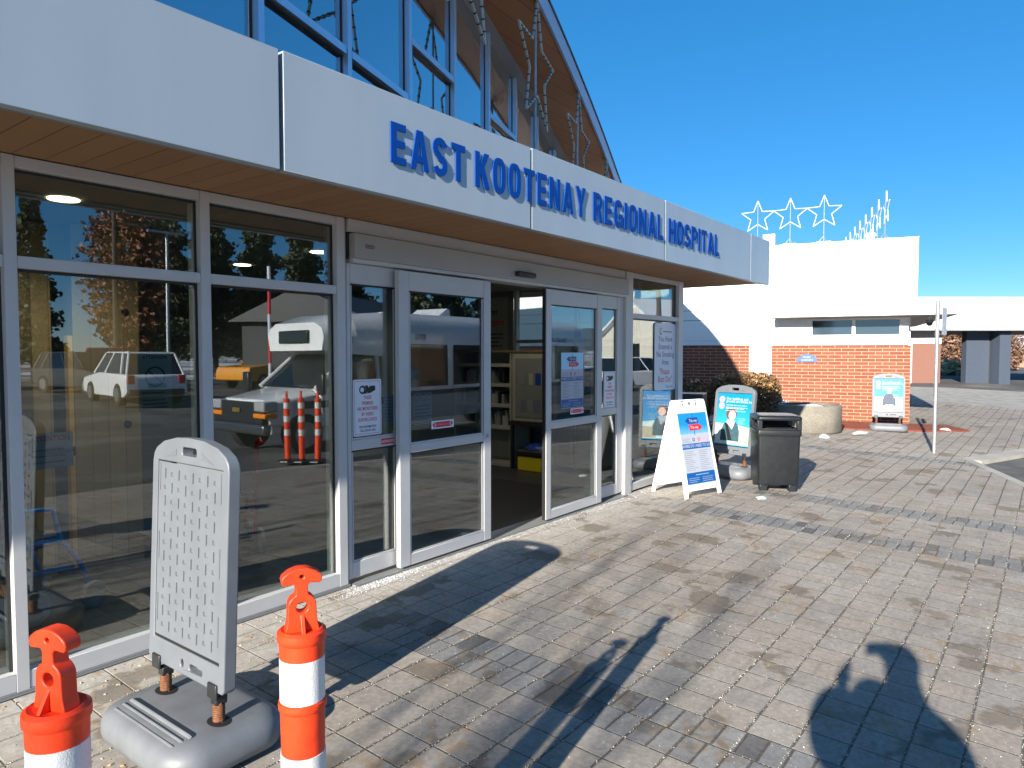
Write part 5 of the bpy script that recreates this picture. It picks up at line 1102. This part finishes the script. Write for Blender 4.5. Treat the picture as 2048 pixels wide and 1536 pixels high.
# ------------------------------------------------------------------ poles, lamps, house, trees across the lot
t=thing('marker_pole','tall red and white banded marker pole behind the bus','marker pole',(9.6,-10.6,-.32))
for i in range(7): MB().tube([(0,0,.56*i),(0,0,.56*(i+1)-.001)],.038,12).build('band','red' if i%2 else 'signwhite',t)
def utility(label,x,y,h_,wires=True):
    t=thing('utility_pole',label,'utility pole',(x,y,0),20); MB().tube([(0,0,-.2),(0,0,h_)],[.17,.11],10).build('pole','bark',t); q=MB(); q.box(-1.1,1.1,-.05,.05,h_-.8,h_-.68).box(-.8,.8,-.05,.05,h_-1.7,h_-1.6); q.build('crossarm','bark',t)
utility('tall timber utility pole right of the mirrored house',36.8,-13.9,10.5); utility('timber utility pole beside the left pine',16.5,-34.5,9)
t=thing('lamp_post','thin grey lamp post with single arm mirrored in the end window','lamp post',(52,-23.5,0),-70); MB().tube([(0,0,0),(0,0,6.4)],[.10,.07],8).build('post','galv',t); MB().box(0,1.3,-.08,.08,6.3,6.42).build('lamp_arm','galv',t); MB().box(.9,1.6,-.15,.15,6.22,6.34).build('lamp_head','trimgrey',t)
t=thing('lamp_post','grey lamp post mirrored between the second and third bays','lamp post',(17.2,-30.5,0),0); MB().tube([(0,0,0),(0,0,7.5)],[.10,.06],8).build('post','galv',t); MB().box(-.9,.9,-.08,.08,7.4,7.5).build('lamp_arm','galv',t)
t=thing('gabled_house','cream gabled house mirrored in the end window','house',(50,-22.5,0),-60)
MB().box(-5,5,0,8,-.2,2.8).build('wall','hutsiding',t); q=MB(); q.prism([(-5,2.8),(5,2.8),(0,5.6)],YF,.1,7.9); q.build('gable','hutsiding',t); q=MB()
for s in (-1,1): q.prism([(s*5.5,2.55),(0,5.65),(0,5.85),(s*5.5,2.75)][::s],YF,-.4,8.4)
q.build('roof','hutroof',t); MB().box(-1,.4,-.03,.0-.001,1.2,2.3).build('window','carglass',t); MB().box(-1,.4,8.001,8.03,1.2,2.3).build('window','carglass',t)
t=thing('dark_shed','long dark building across the lot, mirrored behind the bus','building',(34,-31,0),-28); MB().box(-16,10,-3,3,-.2,3.0).build('wall',mat('dark_siding',(.04,.045,.05),.7),t); q=MB(); q.prism([(-3.5,3.0),(3.5,3.0),(0,4.6)],lambda u,v,d:(d,u,v),-16.4,10.4); q.build('roof','roofdark',t)
def conifer(label,x,y,h_,r_,seed,m='needle',n=7000,shape='cone',group='conifers across the parking lot',name='pine_tree'):
    t=thing(name,label,'tree',(x,y,0),0,group); rr=random.Random(seed); pts=[]
    br=[]
    k_=0
    while len(pts)<n:
        a=rr.random()*6.283; z=rr.uniform(.12,1)
        if shape=='cone': R_=(1-z)**.75*(.75+.25*math.sin(z*40+seed))
        else: R_=math.sqrt(max(0,1-((z-.58)/.46)**2))
        ln=R_*r_*rr.uniform(.55,1.08); nb=14 if shape=='cone' else 20
        for j in range(nb):
            f=rr.uniform(.25,1.); sag=-.10*f*ln if shape=='cone' else .1*f
            pts.append((ln*f*math.cos(a)+rr.gauss(0,.10),ln*f*math.sin(a)+rr.gauss(0,.10),z*h_+sag+rr.gauss(0,.09)))
    foliage('crown',pts,.17 if shape=='cone' else .15,m,t,seed)
    tk=MB(); tk.tube([(0,0,-.3),(.05,0,h_*.5),(0,0,h_*.97)],[.22,.13,.03],8)
    for i in range(14):
        a=rr.random()*6.28; z=h_*rr.uniform(.2,.85); l_=r_*(1-z/h_)*.8; tk.tube([(0,0,z),(l_*math.cos(a),l_*math.sin(a),z+.1*l_)],[.05,.012],5)
    tk.build('trunk','bark',t); return t
pos=['tall','second','third','fourth','fifth','sixth','seventh','eighth']
conifer('slim tall pine at the left edge of the mirrored tree line',14.5,-39.7,10.5,2.0,1,n=22000)
conifer('rust-brown leaved tree mirrored beside the left pine',18.6,-37.5,10.5,2.6,2,'rustleaf',16000,'round','conifers across the parking lot','broadleaf_tree')
lst=[(22.9,41.9,12.5,4.0),(26.9,43.3,13,4.2),(26.5,37.2,11,3.6),(30.7,38.3,12.2,4.0),(34,37.3,11.5,3.9),(36.8,33.9,11.4,3.6),(43.4,36.2,12.0,4.2),(48.7,35.9,11,4.)]
for i,(x,y,h_,r_) in enumerate(lst): conifer(f'{pos[i]} broad conifer of the dense mirrored row counted from the rust-brown tree',x,-y,h_,r_,10+i,n=22000)
def bush(name,label,x,y,rad,hgt,n,m,seed,size=.085,group='bare brown trees beyond the drop-off canopy'):
    t=thing(name,label,'tree',(x,y,0),0,group); rr=random.Random(seed); pts=[]
    while len(pts)<n:
        p=(rr.uniform(-1,1),rr.uniform(-1,1),rr.uniform(0,1))
        if p[0]**2+p[1]**2+(p[2]*1.6-.75)**2<.95+.5*noise.noise(Vector((p[0]*3+seed,p[1]*3,p[2]*3))): pts.append((p[0]*rad,p[1]*rad,p[2]*hgt))
    foliage('crown',pts,size,m,t,seed,3.0)
    tk=MB()
    for i in range(7):
        a=rr.random()*6.28; tk.tube([(0,0,-.1),(rad*.25*math.cos(a),rad*.25*math.sin(a),hgt*.45),(rad*.6*math.cos(a),rad*.6*math.sin(a),hgt*.95)],[.09,.05,.015],5)
    tk.build('trunk','bark',t)
bush('bare_tree','dense reddish-brown tree seen left of the grey pier',66,2.4,1.9,3.7,9000,'twig',1)
bush('bare_tree','taller bare tree behind the far brick wing',82,6.2,3.0,5.2,8000,'twig',2)
bush('bare_tree','bare reddish tree just right of the grey pier',78,.4,2.4,3.6,8000,'twig',3)
bush('bare_tree','low bare tree above the far brick house',118,-3.5,4.5,5.2,8000,'twig',4)
bush('bare_tree','low bare tree at the right frame edge',124,-9.5,4.5,5,8000,'twig',5)
t=thing('grass_clump','tuft of straw-coloured ornamental grass at the far brick wing','grass clump',(60,2.35,0)); pts=[(random.gauss(0,.9),random.gauss(0,.9),abs(random.gauss(0,.35))) for _ in range(1400)]; foliage('blades',pts,.16,'straw',t,3,4.)
t=thing('bare_shrub','leafless multi-stemmed small tree standing on the plaza left of the viewpoint','tree',(-8.2,-3.70,-.14),0); t.scale=(.55,.55,1.24)
rr=random.Random(21); br=MB()
def limb(p,d,l,r_,n):
    q=p+d*l; mid=p.lerp(q,.5)+Vector((rr.uniform(-.05,.05)*l,rr.uniform(-.05,.05)*l,0)); br.tube([p,mid,q],[r_,r_*.8,r_*.6],6)
    if n>0:
        for _ in range(3): limb(p.lerp(q,rr.uniform(.55,1.)),(d+Vector((rr.uniform(-.5,.5),rr.uniform(-.5,.5),rr.uniform(-.05,.35)))).normalized(),l*rr.uniform(.5,.75),r_*.55,n-1)
for i in range(8): limb(Vector((rr.uniform(-.15,.15),rr.uniform(-.15,.15),0)),Vector((rr.uniform(-.25,.25),rr.uniform(-.22,.22),1)).normalized(),rr.uniform(1.7,2.3),.045,3)
br.build('branches','bark',t)
# ------------------------------------------------------------------ photographer (casts the shadow in the foreground)
def skin_body(name,verts,edges,radii,m,parent,sub=2):
    me=bpy.data.meshes.new(name); me.from_pydata([tuple(v) for v in verts],edges,[]); o=bpy.data.objects.new(name,me); COL.objects.link(o); o.parent=parent
    sk=o.modifiers.new('skin','SKIN'); sk.use_smooth_shade=True; ss=o.modifiers.new('sub','SUBSURF'); ss.levels=ss.render_levels=sub
    for i,r_ in enumerate(radii):
        d=me.skin_vertices[0].data[i]; d.radius=(r_,r_) if not isinstance(r_,tuple) else r_; d.use_root=(i==0)
    me.materials.append(M[m]); return o
PR=thing('person','person in a dark parka, jeans and peaked cap holding up a phone with both hands','person',(-.45,-4.005,-.12),30)
# local +x = facing direction
V=[(0,0,1.0),(0,0,1.15),(.01,0,1.35),(.0,0,1.50),(.02,0,1.60),(.05,0,1.70),(.06,0,1.78), # 0-6 spine..head
   (.0,.20,1.47),(.25,.24,1.37),(.42,.165,1.53),(.0,-.14,1.47),(.19,-.16,1.40),(.39,-.075,1.64),
   (0,.11,.93),(.03,.12,.52),(.0,.13,.09),(0,-.11,.93),(-.03,-.13,.52),(-.04,-.14,.09),(.22,.11,1.54),(.27,.085,1.65)]
E_=[(0,1),(1,2),(2,3),(3,4),(4,5),(5,6),(3,7),(7,8),(8,9),(3,10),(10,11),(11,12),(0,13),(13,14),(14,15),(0,16),(16,17),(17,18),(3,19),(19,20)]
Rr=[(.24,.20),(.25,.21),(.25,.20),(.20,.17),.12,(.085,.095),(.080,.085),.16,.15,.115,.115,.095,.07,.12,.085,.065,.12,.085,.065,.145,.09]
skin_body('body',V,E_,Rr,'cloth',PR)
hd=MB(); hd.lathe([(0,-.13),(.04,-.125),(.065,-.09),(.078,-.03),(.082,.03),(.075,.08),(.05,.115),(0,.125)],20,(.06,0,1.755),1.12,.92); ho=hd.build('head','face',PR,smooth=60)
q=MB(); q.tube([(.145,0,1.765),(.172,0,1.735),(.150,0,1.728)],[.010,.015,.008],8); q.build('nose','face',ho,smooth=60)
for s in (-1,1): MB().lathe([(0,-.03),(.012,-.02),(.014,.01),(0,.03)],8,(.055,s*.082,1.755),1,.5).build('ear','face',ho,smooth=60); MB().lathe([(0,-.012),(.011,0),(0,.012)],8,(.138,s*.032,1.775)).build('eye','paper',ho,smooth=60)
MB().box(.140,.150,-.024,.024,1.700,1.706).build('mouth','ppink',ho,bevel=.002)
cpm=MB(); cpm.lathe([(0,.125),(.05,.118),(.084,.075),(.094,.03),(.094,.018),(0,.018)],20,(.055,0,1.775),1.1,.97); cpo=cpm.build('cap','navyjac',PR,smooth=60)
q=MB(); q.prism([(.12,-.085),(.19,-.08),(.235,-.04),(.24,0),(.235,.04),(.19,.08),(.12,.085)],lambda u,v,d:(u,v,d),1.792,1.802); q.build('peak','navyjac',cpo,bevel=.003)
for s in (-1,1):
    palm=MB(); hx,hy,hz=.385,s*.085,1.575
    oz=.125 if s<0 else .01; oy=-.02 if s<0 else .075; ox=.0 if s<0 else .03
    hv=[(.35,s*.10,1.51),(.375,s*.092,1.545),(.39,s*.085,1.59)]; he=[(0,1),(1,2)]; hr=[.030,.036,.030]
    for i,(dz,ln) in enumerate(((.030,.070),(.012,.080),(-.008,.075),(-.028,.060))):
        b=len(hv); hv+=[(.40,s*(.080),1.585+dz),(.425,s*(.065),1.590+dz*1.1),(.428,s*(.065-ln*.45),1.592+dz*1.1)]; he+=[(2,b),(b,b+1),(b+1,b+2)]; hr+=[.0105,.0095,.008]
    b=len(hv); hv+=[(.375,s*.065,1.56),(.365,s*.040,1.575)]; he+=[(1,b),(b,b+1)]; hr+=[.013,.010]
    hv=[(a+ox,b_+oy,c+oz) for a,b_,c in hv]
    skin_body('hand',hv,he,hr,'face',PR,1)
for s in (-1,1): MB().box(-.10,.20,s*.135-.05,s*.135+.05,.0,.10).build('boot','dark',PR,bevel=.03)
lg=skin_body('trousers',[(0,0,.96),(0,.11,.90),(.03,.12,.52),(.0,.13,.10),(0,-.11,.90),(-.03,-.13,.52),(-.04,-.14,.10)],[(0,1),(1,2),(2,3),(0,4),(4,5),(5,6)],[(.17,.14),.125,.09,.07,.125,.09,.07],'jeans',PR)
ph=thing('phone','dark phone held up by the person just behind the viewpoint','phone',(-.030,-3.800,1.597),37.5); MB().box(-.006,.002,-.078,.078,-.038,.038).build('case','dark',ph,bevel=.003)
# ------------------------------------------------------------------ loose grit in the joints and on the stones, wood debris, snow crumbs
def grit(name,label,pts,size,m,seed,kind='stuff',flat=.6):
    rr=random.Random(seed); vs=[];fs=[];rn=[]
    for x,y in pts:
        z=gz(x,y)+.001; s_=size*rr.lognormvariate(0,.35); a=rr.random()*6.28; o=len(vs); c_,q_=math.cos(a)*s_,math.sin(a)*s_
        vs+=[(x+c_,y+q_,z),(x-q_*.8,y+c_*.8,z),(x-c_,y-q_,z),(x+q_*.7,y-c_*.7,z),(x+c_*.3,y+q_*.3,z+s_*flat*1.4),(x-c_*.4,y-q_*.4,z+s_*flat)]
        fs+=[(o,o+1,o+4),(o+1,o+5,o+4),(o+1,o+2,o+5),(o+2,o+3,o+5),(o+3,o+4,o+5),(o+3,o,o+4)]; rn+=[rr.random()]*6
    me=bpy.data.meshes.new(name); me.from_pydata(vs,[],fs); me.materials.append(M[m]); at=me.attributes.new('rnd','FLOAT','FACE'); at.data.foreach_set('value',rn)
    o=bpy.data.objects.new(name,me); COL.objects.link(o); return tag(o,label,'grit',kind=kind)
rr=random.Random(11); pts=[]
for _ in range(26000):
    d=rr.random()**1.5*9; x=.5+d; y=rr.uniform(-4.4,-.25)
    if rr.random()<.68:
        k_=round((y+2.73)/.198); y=-2.73+.198*k_+rr.gauss(0,.0035)
    elif rr.random()<.4:
        k_=round((x-2.69)/.1955); x=2.69+.1955*k_+rr.gauss(0,.003)
    if noise.noise(Vector((x*1.4,y*1.4,0)))<-.25 and rr.random()<.6: continue
    pts.append((x,y))
grit('gravel','pale winter grit scattered over the paving joints',pts,.0021,'grit',2)
pts=[(rr.gauss(1.05,.10),rr.gauss(-1.05,.22)) for _ in range(260)]+[(rr.uniform(1.,3.),rr.uniform(-.28,-.03)) for _ in range(120)]
grit('wood_chips','small wood chips and crumbs littering the slab at the grey sign base',pts,.0065,'debris',3,flat=.35)
pts=[(rr.gauss(3.35,.22),rr.gauss(-.09,.035)) for _ in range(900)]+[(rr.uniform(3.,8.),-abs(rr.gauss(0,.10))-.02) for _ in range(2600)]
grit('salt_crumbs','white salt crumbs along the foot of the doors',pts,.0028,'snow',4,flat=.4)
